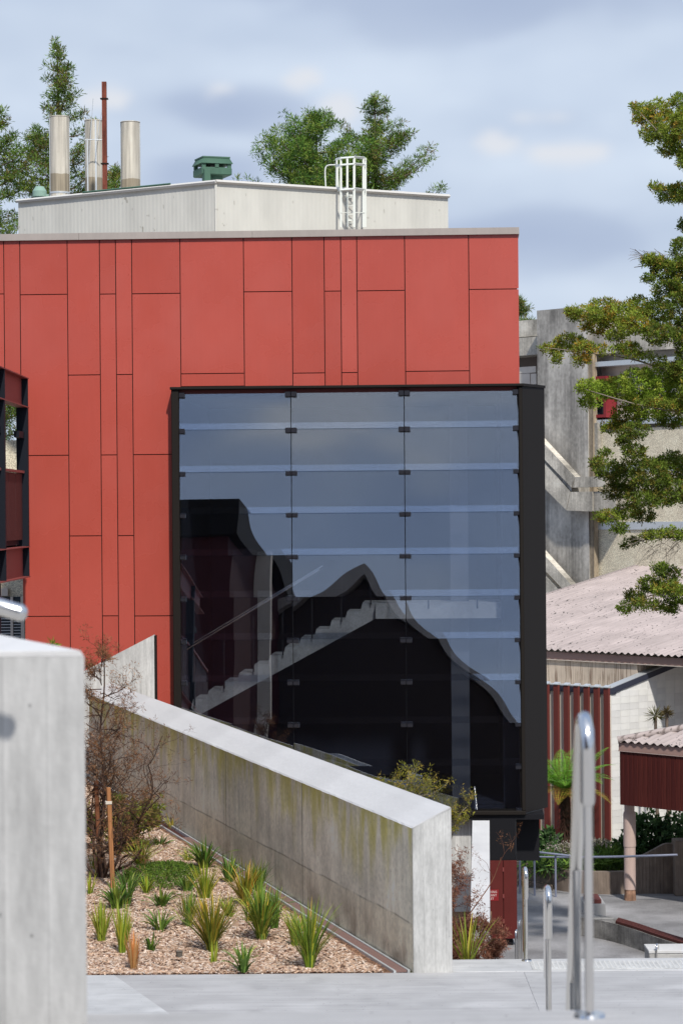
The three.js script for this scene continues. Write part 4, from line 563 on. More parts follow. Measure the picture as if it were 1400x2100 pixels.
// ---------------------------------------------------------------- buildings beyond, turned about 49 degrees
const TB = -0.8625; let tower;
{ // concrete stair tower with its wings
  const o = at(1100, 637, 96), t = thing('concrete_stair_tower', 'weathered grey concrete tower with diagonal stair parapets', 'building', [o.x, PLAZA, o.z], TB), q = (x, y, z = 0) => loc(t, x, y, z), top = o.y - PLAZA, xr = q(1205, 900).x; tower = t;
  obj('shaft', bx(0, xr, 0, top, -0.3, 0), M.tower, t); obj('shaft_core', bx(0, xr - 0.4, 0, top - 0.01, -3, -0.302), M.tower, t); obj('side_strip', bx(xr + 0.003, xr + 0.2, 0, top - 1.6, -0.28, -0.05), std([0.50, 0.42, 0.32], 0.95, { map: scaled(T.dirty, 2, 4) }), t);
  const P = (pts, z0, depth) => poly(pts.map(([x, y]) => { const k = q(x, y, z0 + depth); return [k.x, k.y]; }), depth).translate(0, 0, z0);
  obj('parapet', P([[1080, 872], [1178, 978], [1171, 1000], [1080, 905]], 0.31, 0.3), M.towerPale, t); obj('stringer', P([[1080, 910], [1168, 1008], [1160, 1046], [1080, 966]], 0.01, 0.55), M.towerPale, t);
  obj('landing_block', P([[1169, 1009], [1214, 1008], [1214, 1049], [1161, 1047]], 0.01, 0.55), M.towerPale, t); obj('landing_block', P([[1179, 978], [1240, 977], [1240, 998], [1173, 1000]], 0.31, 0.3), M.towerPale, t); obj('landing_block', P([[1216, 1008], [1262, 1010], [1262, 1048], [1216, 1049]], 0.01, 0.5), M.towerPale, t);
  for (let i = 0; i < 6; i++) { const a = q(1116 + i * 9, 944 + i * 10, 0.6); obj('step', bx(a.x - 0.14, a.x + 0.14, a.y - 0.3, a.y + 0.02, 0.012, 0.5), M.tower, t); }
  obj('parapet', P([[1090, 1110], [1178, 1208], [1170, 1226], [1090, 1142]], 0.31, 0.3), M.towerPale, t); obj('stringer', P([[1090, 1152], [1160, 1226], [1150, 1260], [1090, 1200]], 0.01, 0.55), M.towerPale, t);
  // wing to the left, behind the red building
  const lx = q(1040, 700, -1).x; obj('wing', [bx(lx - 3, -0.002, 0, q(1085, 800, -1).y, -3, -1)], M.cream, t); obj('wing_beam', bx(lx - 3, -0.002, q(1085, 690, -0.8).y, q(1085, 656, -0.8).y, -1.6, -0.8), M.towerPale, t); obj('wing_beam', bx(lx - 3, -0.002, q(1085, 728, -0.7).y, q(1085, 686, -0.7).y - 0.1, -1.7, -0.7), M.towerPale, t);
  for (const [a, b, c, d] of [[1060, 1098, 752, 766], [1060, 1086, 766, 790], [1087, 1099, 767, 790]]) obj('wing_panel', bx(q(a, 770, -0.95).x + 0.01, q(b, 770, -0.95).x - 0.01, q(1080, d, -0.95).y + 0.02, q(1080, c, -0.95).y, -0.998, -0.95), M.cream, t);
  obj('wing_recess', bx(lx - 3, -0.002, q(1085, 800, -1).y, q(1085, 656, -1).y - 0.3, -2.6, -2), std([0.16, 0.13, 0.11], 0.9), t);
}
{ // pebble-faced block to its right
  const o = tower.localToWorld(loc(tower, 1216, 1100, -0.32)), t = thing('pebble_faced_building', 'cream pebble-faced building with concrete bands and a red framed window behind the tree', 'building', [o.x, PLAZA, o.z], TB), q = (x, y, z = 0) => loc(t, x, y, z), Y = (y) => q(1260, y).y;
  obj('wall', [bx(0, 9, 0, Y(880), -4, 0)], M.aggregate, t); obj('wall_recess', bx(0, 9, Y(880), Y(690), -4, -0.5), M.cream, t); obj('band', bx(0, 9, Y(724), Y(676), -0.5, 0.1), M.towerPale, t); obj('band', bx(0, 9, Y(750), Y(740), -0.5, 0.12), M.galv, t); obj('sill_band', bx(0, 9, Y(872), Y(860), -0.5, 0.1), M.galv, t);
  obj('joint_band', bx(0, 9, Y(968), Y(955), 0.002, 0.04), M.galv, t); obj('joint_band', bx(0, 9, Y(1086), Y(1070), 0.002, 0.05), M.galv, t); obj('pilaster', bx(q(1222, 900).x, q(1232, 900).x, Y(935), Y(866), 0.002, 0.2), M.towerPale, t);
  const w = obj('window', [bx(q(1212, 800).x, q(1216, 800).x, Y(855), Y(770), -0.49, 0.1), bx(q(1240, 800).x, q(1245, 800).x, Y(855), Y(770), -0.49, 0.1), bx(q(1216, 800).x, q(1240, 800).x, Y(776), Y(770), -0.49, 0.1), bx(q(1216, 800).x, q(1240, 800).x, Y(855), Y(849), -0.49, 0.1), bx(q(1216, 800).x, q(1240, 800).x, Y(818), Y(813), -0.49, 0.1)], std([0.22, 0.025, 0.03], 0.6), t); obj('pane', bx(q(1216, 800).x, q(1240, 800).x, Y(849), Y(776), -0.48, -0.1), M.darkGlass, w);
  obj('parapet_top', bx(0, 9, Y(690), Y(676), -4, -0.502), M.towerPale, t);
}
function corrugated(x0, x1, z1, pitch, wave, amp, skew0 = 0) {       // sheet from z = 0 (eave) back to z1, ribs along z
  const n = Math.round((x1 - x0) / wave * 8), pos = [], uvs = [], nz = 6, P = (i, k) => { const x = lerp(x0, x1, i / n), z = lerp(0, z1, k / nz); return [x, -z * pitch + amp * Math.cos((x / wave) * 6.2832), z]; };
  for (let i = 0; i < n; i++) for (let k = 0; k < nz; k++) { const a = P(i, k), b = P(i + 1, k), c = P(i + 1, k + 1), d = P(i, k + 1); for (const v of [a, b, c, a, c, d]) { pos.push(...v); uvs.push(v[0], v[2]); } }
  const g = new THREE.BufferGeometry(); g.setAttribute('position', new THREE.Float32BufferAttribute(pos, 3)); g.setAttribute('uv', new THREE.Float32BufferAttribute(uvs, 2)); g.computeVertexNormals(); return g;
}
const under = (g, dy = -0.012) => { const h = g.clone(); h.translate(0, dy, 0); const p = h.attributes.position, n = h.attributes.normal; for (let i = 0; i < p.count; i += 3) { for (const a of [p, n]) { const x = a.getX(i), y = a.getY(i), z = a.getZ(i); a.setXYZ(i, a.getX(i + 1), a.getY(i + 1), a.getZ(i + 1)); a.setXYZ(i + 1, x, y, z); } } return h; };
{ // hall under the large pale corrugated roof
  const o = at(1118, 1332, 80), t = thing('corrugated_roof_hall', 'hall with a broad pale pink corrugated roof and rain-streaked cream wall', 'building', [o.x, o.y, o.z], TB), q = (x, y, z = 0) => loc(t, x, y, z), fl = PLAZA - o.y;
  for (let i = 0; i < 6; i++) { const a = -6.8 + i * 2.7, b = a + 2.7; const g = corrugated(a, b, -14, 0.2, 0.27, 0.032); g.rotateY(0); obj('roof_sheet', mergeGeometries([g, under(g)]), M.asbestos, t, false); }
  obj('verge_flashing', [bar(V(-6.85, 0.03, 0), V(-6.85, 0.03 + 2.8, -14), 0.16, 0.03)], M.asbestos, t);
  obj('fascia', bx(-6.7, 9.4, -0.30, -0.07, -0.16, -0.12), M.mauve, t); obj('fascia_drip', bx(-6.7, 9.4, -0.325, -0.302, -0.165, -0.1), M.cream, t);
  obj('wall', [bx(-6.6, 3.7, fl, -0.27, -0.45, -0.17)], M.stained, t); obj('back_wall', [bx(3.9, 9.2, fl, -0.33, -3.4, -3.2)], M.stained, t); obj('eave_lining', bx(3.9, 9.2, -0.328, -0.302, -3.2, -0.21), M.cream, t); obj('gable_wall', hexa([V(-6.6, fl, -1.8), V(-6.4, fl, -1.8), V(-6.4, fl, -13.8), V(-6.6, fl, -13.8)], [V(-6.6, -0.1, -1.8), V(-6.4, -0.1, -1.8), V(-6.4, 2.5, -13.8), V(-6.6, 2.5, -13.8)]), M.stained, t);
}
{ // lower wing with red-brown fins and white block wall
  const o = at(1247, 1412, 76), t = thing('finned_block_wing', 'lower wing with red-brown vertical fins and a white block side wall', 'building', [o.x, o.y, o.z], TB), fl = PLAZA - o.y, q = (x, y, z = 0) => loc(t, x, y, z), rise = 0.23;
  obj('front_wall', bx(-6.5, -0.13, fl, -0.18, -0.3, -0.02), M.cream, t); obj('front_flashing', bx(-6.5, 0.03, -0.175, 0.0, -0.3, 0.012), M.flashing, t); obj('front_cap', bx(-6.5, -0.03, 0.002, 0.03, -0.32, 0.0), M.galv, t);
  for (let i = 0; i < 9; i++) { const px = 1240.5 - i * 20.6, k = q(px, 1400, 0.1); obj('fin', bev(k.x - 0.105, k.x + 0.105, fl + 0.9, 0.02, 0.014, 0.085, 0.006), M.brownRed, t); obj('fin_cap', hexa([V(k.x - 0.11, 0.022, -0.02), V(k.x + 0.11, 0.022, -0.02), V(k.x + 0.11, 0.022, 0.11), V(k.x - 0.11, 0.022, 0.11)], [V(k.x - 0.11, 0.10, -0.02), V(k.x + 0.11, 0.10, -0.02), V(k.x + 0.11, 0.045, 0.11), V(k.x - 0.11, 0.045, 0.11)]), M.galv, t); }
  const len = 4.0; obj('side_wall', hexa([V(-0.3, fl, -0.1), V(-0.012, fl, -0.1), V(-0.012, fl, -len), V(-0.3, fl, -len)], [V(-0.3, -0.18, -0.1), V(-0.012, -0.18, -0.1), V(-0.012, -0.18 + rise * len, -len), V(-0.3, -0.18 + rise * len, -len)]), M.blockwork, t);
  obj('corner_pier', bx(-0.128, 0.0, fl, -0.18, -0.098, 0.006), M.cream, t);
  obj('side_flashing', hexa([V(-0.32, -0.17, -0.1), V(0.035, -0.17, -0.1), V(0.035, -0.17 + rise * len, -len), V(-0.32, -0.17 + rise * len, -len)], [V(-0.32, 0.0, -0.1), V(0.035, 0.0, -0.1), V(0.035, rise * len, -len), V(-0.32, rise * len, -len)]), M.flashing, t); obj('side_cap', hexa([V(-0.32, 0.002, -0.1), V(0.02, 0.002, -0.1), V(0.02, 0.002 + rise * len, -len), V(-0.32, 0.002 + rise * len, -len)], [V(-0.32, 0.02, -0.1), V(0.02, 0.02, -0.1), V(0.02, 0.02 + rise * len, -len), V(-0.32, 0.02 + rise * len, -len)]), M.galv, t);
  obj('wing_roof', bx(-6.5, -0.32, -0.8, -0.7, -len, -0.31), M.galv, t);
  const bw = 0.397, bh = 0.197, geo = uvMetres(bev(-0.010, 0.0, 0, bh - 0.004, 0, bw - 0.005, 0.003).toNonIndexed()), R = rng(21), ms = [M.blockwork, std([0.71, 0.70, 0.675], 0.8, { map: scaled(T.paint, 1.6, 1.6, 0.3, 0.5) }), std([0.76, 0.75, 0.71], 0.8, { map: scaled(T.paint, 1.6, 1.6, 0.6, 0.2) })];
  for (let c = 0; c < 10; c++) for (let y = fl, r = 0; y < -0.19 + rise * (0.1 + c * bw) - bh; y += bh, r++) { const m = new THREE.Mesh(geo, ms[Math.floor(R() * 3)]); m.name = 'block'; m.position.set(0, y, -0.102 - (c + 1) * bw); m.castShadow = m.receiveShadow = true; t.add(m); }
  obj('end_pier', bx(-0.2, 0.25, fl, 0.75, -len - 0.5, -len - 0.02), M.cream, t);
  const e = loc(t, 1400, 1400, -len - 0.6); obj('end_fin', bx(e.x - 0.3, e.x + 1.2, fl, 1.0, -len - 0.8, -len - 0.6), M.brownRed, t);
}
{ // covered way with boarded edge
  const o = at(1267, 1522, 70), t = thing('boarded_canopy', 'covered way with dark red boarded edge and small pale corrugated hip roof', 'canopy', [o.x, o.y, o.z], TB), q = (x, y, z = 0) => loc(t, x, y, z), yb = q(1267, 1650).y, L = 5.4;
  obj('fascia', bev(0, L, -0.22, 0, -0.06, 0, 0.008), M.mauve, t); obj('fascia', bx(0, 0.06, -0.22, 0, -4, -0.062), M.mauve, t); obj('drip', bx(0.0, L, -0.246, -0.222, -0.05, 0.012), M.pink, t);
  const R = rng(31), ms = [M.boards, std([0.125, 0.027, 0.023], 0.7, { map: scaled(T.wood, 0.4, 1.5, 0.5, 0.2) }), std([0.105, 0.021, 0.019], 0.7, { map: scaled(T.wood, 0.4, 1.5, 0.2, 0.7) })], bw = 0.17, geo = uvMetres(bev(0, bw - 0.012, yb, -0.25, -0.05, -0.022, 0.006).toNonIndexed());
  for (let i = 0; i < Math.floor(L / bw); i++) { const m = new THREE.Mesh(geo, ms[Math.floor(R() * 3)]); m.name = 'board'; m.position.x = 0.02 + i * bw; m.castShadow = m.receiveShadow = true; t.add(m); }
  obj('board_backing', [bx(0.02, L, yb + 0.01, -0.25, -0.12, -0.056), bx(0.02, 0.1, yb + 0.01, -0.25, -4, -0.124)], M.blackB, t); obj('ceiling', bx(0.1, L, yb + 0.1, yb + 0.16, -4, -0.124), M.cream, t);
  // hip roof: front slope clipped along the hip
  const pitch = 0.24, wave = 0.27, amp = 0.034, pos = [], uvs = [], n = Math.round(L / wave * 8), D = 3.6, P = (x, s) => { const dep = Math.min(D, x * 1.0) * s; return [x, 0.03 + dep * pitch + amp * Math.cos(x / wave * 6.2832), 0.05 - dep]; };
  for (let i = 0; i < n; i++) for (let k = 0; k < 4; k++) { const x0 = 0.04 + i / n * L, x1 = 0.04 + (i + 1) / n * L, a = P(x0, k / 4), b = P(x1, k / 4), c = P(x1, (k + 1) / 4), d = P(x0, (k + 1) / 4); for (const v of [a, b, c, a, c, d]) { pos.push(...v); uvs.push(v[0], v[2]); } }
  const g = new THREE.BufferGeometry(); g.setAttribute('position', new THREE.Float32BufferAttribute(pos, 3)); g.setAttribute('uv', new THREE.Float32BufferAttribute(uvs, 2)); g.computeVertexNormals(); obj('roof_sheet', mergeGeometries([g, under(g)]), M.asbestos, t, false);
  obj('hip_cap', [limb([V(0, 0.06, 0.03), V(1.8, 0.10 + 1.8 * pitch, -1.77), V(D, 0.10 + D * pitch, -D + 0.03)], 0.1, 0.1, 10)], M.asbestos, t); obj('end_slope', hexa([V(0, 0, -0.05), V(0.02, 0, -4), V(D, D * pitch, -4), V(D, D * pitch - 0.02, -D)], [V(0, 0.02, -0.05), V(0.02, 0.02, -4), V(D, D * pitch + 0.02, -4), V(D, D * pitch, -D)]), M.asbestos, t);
  const c = ground(1291, 1846, PLAZA), cl = t.worldToLocal(c.clone()), H = yb - (PLAZA - o.y) - 0.02, col = obj('column', [cyl(0.16, 0.16, H - 0.5, cl.x, PLAZA - o.y + 0.3, cl.z, 28)], M.pink, t); obj('collar', [cyl(0.172, 0.172, 0.9, cl.x, PLAZA - o.y + H - 1.15, cl.z, 28)], M.pink, col); obj('foot', cyl(0.165, 0.15, 0.3, cl.x, PLAZA - o.y, cl.z, 24), std([0.40, 0.24, 0.17], 0.9, { map: scaled(T.dirty, 0.5) }), col); obj('cap', cyl(0.14, 0.14, 0.22, cl.x, PLAZA - o.y + H - 0.22, cl.z, 24), M.pink, col);
}

// ---------------------------------------------------------------- plaza things
{ // planter wall, rail, ramp wall
  const t = thing('planter_wall', 'low brown board-marked concrete planter wall below the tree fern', 'wall', [0, PLAZA, 0]);
  const pts = [[1030, 1808], [1062, 1812], [1100, 1817], [1150, 1827], [1200, 1833], [1250, 1834], [1300, 1832]].map(([x, y]) => ground(x, y, PLAZA).setY(0)), cv = new THREE.CatmullRomCurve3(pts), N = 16;
  for (let i = 0; i < N; i++) { const a = cv.getPoint(i / N), b = cv.getPoint((i + 1) / N - 0.001), w = V(0, 0, -0.25); obj('wall_section', hexa([a, b, b.clone().add(w), a.clone().add(w)], [a, b, b.clone().add(w), a.clone().add(w)].map((v) => v.clone().setY(0.62))), M.planter, t); }
  const kb = []; for (let i = 0; i < 7; i++) { const a = cv.getPoint(i / N), b = cv.getPoint((i + 1) / N), w = V(0, 0, 0.35); kb.push(hexa([a.clone().add(V(0, 0, 0.01)), b.clone().add(V(0, 0, 0.01)), b.clone().add(w), a.clone().add(w)], [a.clone().add(V(0, 0, 0.01)), b.clone().add(V(0, 0, 0.01)), b.clone().add(w), a.clone().add(w)].map((v) => v.clone().setY(0.13)))); } obj('kerb', kb, M.planter, t);
  struct('planter_soil', bx(3, 14, PLAZA - 0.2, PLAZA + 0.5, -82, -73.6), M.earth);
  const r = thing('planter_rail', 'blue grey tubular rail along the planter and ramp', 'railing', [0, 0, 0]), A = (x, y, d) => at(x, y, d);
  obj('rail', [tube([A(1090, 1746, 71), A(1140, 1752, 70.8), A(1190, 1757, 70.5), A(1260, 1757, 70), A(1330, 1755, 69.2), A(1388, 1753, 69)], 0.032, 50, 8), tube([A(1090, 1757, 72), A(1150, 1758, 71.6), A(1200, 1757.5, 71)], 0.026, 20, 8)], M.blueRail, r);
  for (const [x, d] of [[1065, 71.6], [1095, 71.2], [1138, 70.9]]) { const a = A(x, 1752, d); obj('post', [cyl(0.03, 0.03, a.y - PLAZA, a.x, PLAZA, a.z, 10)], M.blueRail, r); }
  const w = thing('ramp_wall', 'sloping board-marked concrete ramp wall behind the pink column', 'wall', [0, 0, 0]), g0 = ground(1302, 1833, PLAZA), g1 = ground(1382, 1833, PLAZA), n = 11;
  for (let i = 0; i < n; i++) { const a = g0.clone().lerp(g1, i / n), b = g0.clone().lerp(g1, (i + 0.94) / n), ya = lerp(-5.0, -4.55, Math.min(1, i / n * 1.3)), yb = lerp(-5.0, -4.55, Math.min(1, (i + 1) / n * 1.3)), zz = V(0, 0, -0.2), j = (i % 2) * 0.008; a.z += j; b.z += j; obj('wall_board', hexa([a, b, b.clone().add(zz), a.clone().add(zz)], [a.clone().setY(ya), b.clone().setY(yb), b.clone().add(zz).setY(yb), a.clone().add(zz).setY(ya)]), M.planter, w); }
  obj('wall_core', hexa([V(g0.x, PLAZA, g0.z - 0.02), V(g1.x, PLAZA, g1.z - 0.02), V(g1.x, PLAZA, g1.z - 0.3), V(g0.x, PLAZA, g0.z - 0.3)], [V(g0.x, -5.03, g0.z - 0.02), V(g1.x, -4.6, g1.z - 0.02), V(g1.x, -4.6, g1.z - 0.3), V(g0.x, -5.03, g0.z - 0.3)]), M.planter, w);
  const p2 = ground(1392, 1838, PLAZA); obj('end_pier', bev(p2.x - 0.12, p2.x + 0.6, PLAZA, -4.42, p2.z - 0.7, p2.z, 0.02), M.planter, w);
}
{ // curved bench wall with timber slats
  const t = thing('curved_bench', 'curved concrete seat wall with dark red timber slats on the plaza', 'bench', [0, PLAZA, 0]);
  const pts = [[1180, 1918], [1210, 1922], [1250, 1930], [1300, 1945], [1350, 1963], [1420, 1985], [1500, 2005]].map(([x, y]) => ground(x, y, PLAZA).setY(0)), cv = new THREE.CatmullRomCurve3(pts), N = 18;
  const g = []; for (let i = 0; i < N; i++) { const a = cv.getPoint(i / N), b = cv.getPoint((i + 1) / N), w = V(0.18, 0, -0.75); g.push(hexa([a, b, b.clone().add(w), a.clone().add(w)], [a, b, b.clone().add(w), a.clone().add(w)].map((v) => v.clone().setY(0.46)))); } obj('wall', g, std([0.33, 0.325, 0.32], 0.9, { map: scaled(T.dirty, 2, 1) }), t);
  const slat = (k, a0, a1) => { const s = []; for (let i = 0; i < 10; i++) { const a = cv.getPoint(lerp(a0, a1, i / 10)), b = cv.getPoint(lerp(a0, a1, (i + 1) / 10)), o0 = V(0.18, 0, -0.75).multiplyScalar(k), o1 = V(0.18, 0, -0.75).multiplyScalar(k + 0.14); s.push(hexa([a.clone().add(o0), b.clone().add(o0), b.clone().add(o1), a.clone().add(o1)].map((v) => v.setY(0.47)), [a.clone().add(o0), b.clone().add(o0), b.clone().add(o1), a.clone().add(o1)].map((v) => v.setY(0.53)))); } return s; };
  for (const k of [0.05, 0.24, 0.43, 0.62]) obj('slat', slat(k, 0.37, 0.98), std([0.13, 0.04, 0.035], 0.7, { map: scaled(T.wood, 0.3, 1) }), t);
  const e = ground(1212, 1888, PLAZA); obj('slat', bx(e.x - 0.12, e.x + 0.25, 0.46, 0.56, e.z - 0.9, e.z + 0.1), std([0.13, 0.04, 0.035], 0.7), t); obj('return_wall', bx(e.x - 0.2, e.x + 0.35, 0, 0.455, e.z - 1.2, e.z + 0.2), std([0.33, 0.325, 0.32], 0.9), t);
  const b = at(1330, 1956, 58), u = thing('concrete_block', 'pale concrete block by the bench carrying a small rail loop', 'block', [b.x, PLAZA, b.z]); obj('block', bev(0, 3, 0, b.y - PLAZA, -0.9, 0, 0.02), M.concrete, u); obj('cap', bev(-0.01, 3.01, b.y - PLAZA + 0.002, b.y - PLAZA + 0.07, -0.91, 0.01, 0.01), M.wallTop, u);
}
{ // red service cabinet under the building
  const d = 63, a = at(1000, 1765, d), b = at(1060, 1925, d), c = at(1060, 1675, d), t = thing('red_service_cabinet', 'dark red double door service cabinet under the glazed bay with a small red sign', 'cabinet', [a.x, PLAZA, a.z]), W = b.x - a.x, y1 = a.y - PLAZA, y0 = b.y - PLAZA;
  obj('body', bx(-1.2, W, y0, y1, -0.8, -0.03), std([0.05, 0.012, 0.01], 0.7), t); const mid = at(1031.5, 1850, d).x - a.x; obj('plinth', bx(-1.2, W - 0.1, 0, y0, -0.8, -0.1), M.blackB, t);
  for (const [x0, x1] of [[-0.1, mid - 0.008], [mid + 0.008, W]]) { const dr = obj('door', bev(x0, x1, y0, y1, -0.03, 0, 0.006), M.doorRed, t); for (const k of [0.2, 0.52, 0.86]) obj('hinge', cyl(0.012, 0.012, 0.1, x0 < 0 ? x1 - 0.0 : x0, lerp(y0, y1, k), 0.012, 8), M.steelRed, dr); }
  obj('upper_panel', bx(-1.2, W, y1 + 0.01, c.y - PLAZA, -0.6, -0.02), M.blackB, t);
  const cv = document.createElement('canvas'); cv.width = 256; cv.height = 160; const g = cv.getContext('2d'); g.fillStyle = '#7d1116'; g.fillRect(0, 0, 256, 160); g.fillStyle = '#b8a8a2'; g.font = 'bold 44px sans-serif'; g.textAlign = 'center'; g.fillText('BUILDING', 128, 50); g.fillText('HYDRANT', 128, 98); g.fillText('INLET', 128, 146);
  const tx = new THREE.CanvasTexture(cv); tx.colorSpace = THREE.SRGBColorSpace; const s0 = at(1021.5, 1824, d), hgt = 23 * d / FOC, wid = hgt * 1.6; const sg = new THREE.PlaneGeometry(wid, hgt).translate(s0.x - a.x - wid / 2, s0.y - PLAZA - hgt / 2, 0.008); obj('sign', sg, std([1, 1, 1], 0.5, { map: tx }), t, false);
}
{ // tree fern and the planting round it
  const b = at(1158, 1735, 74.6), t = thing('tree_fern', 'tree fern with bright green arching fronds before the finned wall', 'tree fern', [b.x, PLAZA + 0.45, b.z]), top = at(1160, 1618, 74.6).y - PLAZA - 0.45, R = rng(41), tr = [];
  obj('trunk', [limb([V(0, 0, 0), V(0.02, top * 0.5, 0), V(0, top, 0)], 0.20, 0.13, 12)], std([0.05, 0.032, 0.022], 0.95), t);
  const Lf = new Leaves(); for (let i = 0; i < 700; i++) { const a = R() * 6.283, y = R() * top * 0.95; Lf.leaf(V(Math.cos(a) * 0.17, y, Math.sin(a) * 0.17), V(Math.cos(a) * 0.7, -0.7, Math.sin(a) * 0.7).normalize(), V(-Math.sin(a), 0, Math.cos(a)), 0.12, 0.03, [0.05 + R() * 0.04, 0.03, 0.02]); } Lf.build('trunk_fibre', t);
  const frond = (pal, len, up, sag) => { const L = new Leaves(), N = 44; for (let i = 1; i < N; i++) { const f = i / N, x = len * f * (1 - 0.12 * f), y = len * (up * f - sag * f * f), tx = V(1 - 0.24 * f, up - 2 * sag * f, 0).normalize(), w = len * 0.20 * Math.sin(Math.PI * Math.pow(f, 0.75)) + 0.015; L.leaf(V(x - 0.02, y, 0), tx, V(0, 0, 1), len / N * 1.3, 0.012, [0.12, 0.09, 0.03]); for (const s of [-1, 1]) { const d = V(0.30, -0.18 + 0.1 * R(), s).normalize(), c = tint(R, pal); for (let k = 0; k < 3; k++) L.leaf(V(x, y, 0).addScaledVector(d, w * k / 3), d, tx, w * 0.5, len / N * 0.72 * (1.05 - k * 0.28), c.map((q) => q * (0.9 + 0.2 * R()))); } } return L; };
  const gr = [[0.15, 0.34, 0.03], [0.20, 0.40, 0.04], [0.11, 0.26, 0.025]], go = [[0.40, 0.32, 0.04], [0.46, 0.28, 0.05], [0.30, 0.29, 0.03]], base = [frond(gr, 1.6, 1.0, 0.58), frond(gr, 1.65, 0.75, 0.6), frond(go, 1.55, 0.3, 0.55), frond(gr, 1.5, 1.35, 0.6)].map((L, i) => { const o = L.build('frond', t); if (i) t.remove(o); else t.remove(o); return o; });
  const put = (k, a, s) => { const o = base[k].clone(); o.name = 'frond'; o.position.set(0, top, 0); o.rotation.y = a; o.scale.setScalar(s); t.add(o); };
  for (let i = 0; i < 13; i++) put(1, i * 6.283 / 13 + R() * 0.3, 0.9 + R() * 0.2); for (let i = 0; i < 10; i++) put(0, i * 0.6283 + R() * 0.4, 0.95 + R() * 0.2); for (let i = 0; i < 8; i++) put(3, i * 0.785 + R() * 0.4, 0.9 + R() * 0.2); for (let i = 0; i < 9; i++) put(2, i * 0.7 + R() * 0.3, 0.85 + R() * 0.25);
  const bush = (px, py, d, rx, ry, n, pal, lab, seed, name = 'leafy_shrub', len = 0.16, wid = 0.1) => { const c = at(px, py, d), u = thing(name, lab, 'shrub', [c.x, PLAZA + 0.4, c.z], 0, 'shrubs in the planter'), L = new Leaves(), Q = rng(seed), w = [], h = c.y - PLAZA - 0.4; for (let i = 0; i < 6; i++) { const a = Q() * 6.28; w.push(limb([V(0, 0, 0), V(Math.cos(a) * rx * 0.3, h * 0.6, Math.sin(a) * rx * 0.3), V(Math.cos(a) * rx * 0.7, h + ry * 0.5 * Q(), Math.sin(a) * rx * 0.6)], 0.018, 0.006, 4)); } obj('stem', w, M.bark, u); for (let i = 0; i < n; i++) { const dd = dirOf(Q), k = Math.cbrt(Q()); tuft(L, Q, V(dd.x * rx * k, h + dd.y * ry * k, dd.z * rx * k), 0.09, 5, len, wid, pal, 0.3); } L.build('foliage', u); };
  const dg = [[0.045, 0.10, 0.03], [0.07, 0.14, 0.04], [0.03, 0.07, 0.02], [0.10, 0.18, 0.06]], gg = [[0.12, 0.20, 0.03], [0.16, 0.26, 0.04], [0.08, 0.15, 0.03]];
  bush(1115, 1735, 73.8, 0.45, 0.5, 150, dg, 'dark leafy shrub beside the tree fern trunk under the bay', 51); bush(1327, 1715, 73.0, 0.62, 0.75, 260, dg, 'dark glossy shrub behind the pink column', 52); bush(1385, 1720, 72.6, 0.6, 0.75, 240, dg, 'dark glossy shrub behind the ramp pier', 53); bush(1285, 1745, 73.4, 0.5, 0.35, 130, dg, 'low dark shrub before the white block wall', 54);
  bush(1235, 1766, 72.6, 0.75, 0.28, 240, gg, 'bright green strappy plants at the rail', 55, 'strappy_plant', 0.34, 0.045); bush(1125, 1770, 72.6, 0.9, 0.25, 240, gg.concat(dg), 'mixed green plants above the planter kerb', 56, 'strappy_plant', 0.26, 0.05);
  bush(1150, 1742, 73.2, 0.5, 0.2, 160, [[0.42, 0.38, 0.35], [0.30, 0.27, 0.22], [0.14, 0.16, 0.06]], 'pale seed headed plant at the tree fern foot', 57, 'seedhead_plant', 0.07, 0.03); bush(1224, 1737, 73.2, 0.5, 0.22, 170, [[0.42, 0.38, 0.35], [0.30, 0.27, 0.22], [0.14, 0.16, 0.06]], 'pale seed headed plant before the fins', 58, 'seedhead_plant', 0.07, 0.03);
  // slim cabbage trees behind the canopy
  for (const [px, py, d, s, lab] of [[1343, 1468, 75.5, 1.0, 'slim spiky headed cabbage tree against the white block wall'], [1366, 1462, 75.2, 0.75, 'smaller browner cabbage tree beside the other one']]) { const c = at(px, py, d), u = thing('cabbage_tree', lab, 'tree', [c.x, PLAZA + 0.3, c.z], 0, 'cabbage trees by the block wall'), H = c.y - PLAZA - 0.3, L = new Leaves(), Q = rng(60 + px); obj('trunk', limb([V(0.1, 0, 0), V(0, H * 0.5, 0.02), V(0, H, 0)], 0.06, 0.045, 8), M.bark, u); for (let i = 0; i < 90; i++) { const dd = dirOf(Q); dd.y = dd.y * 0.8 + 0.2; dd.normalize(); L.leaf(V(0, H, 0), dd, dirOf(Q).cross(dd).normalize(), 0.34 * s * (0.7 + Q() * 0.5), 0.03, tint(Q, s < 1 ? [[0.18, 0.14, 0.06], [0.12, 0.09, 0.04]] : [[0.14, 0.14, 0.05], [0.20, 0.17, 0.07], [0.08, 0.09, 0.03]])); } L.build('crown', u); }
}

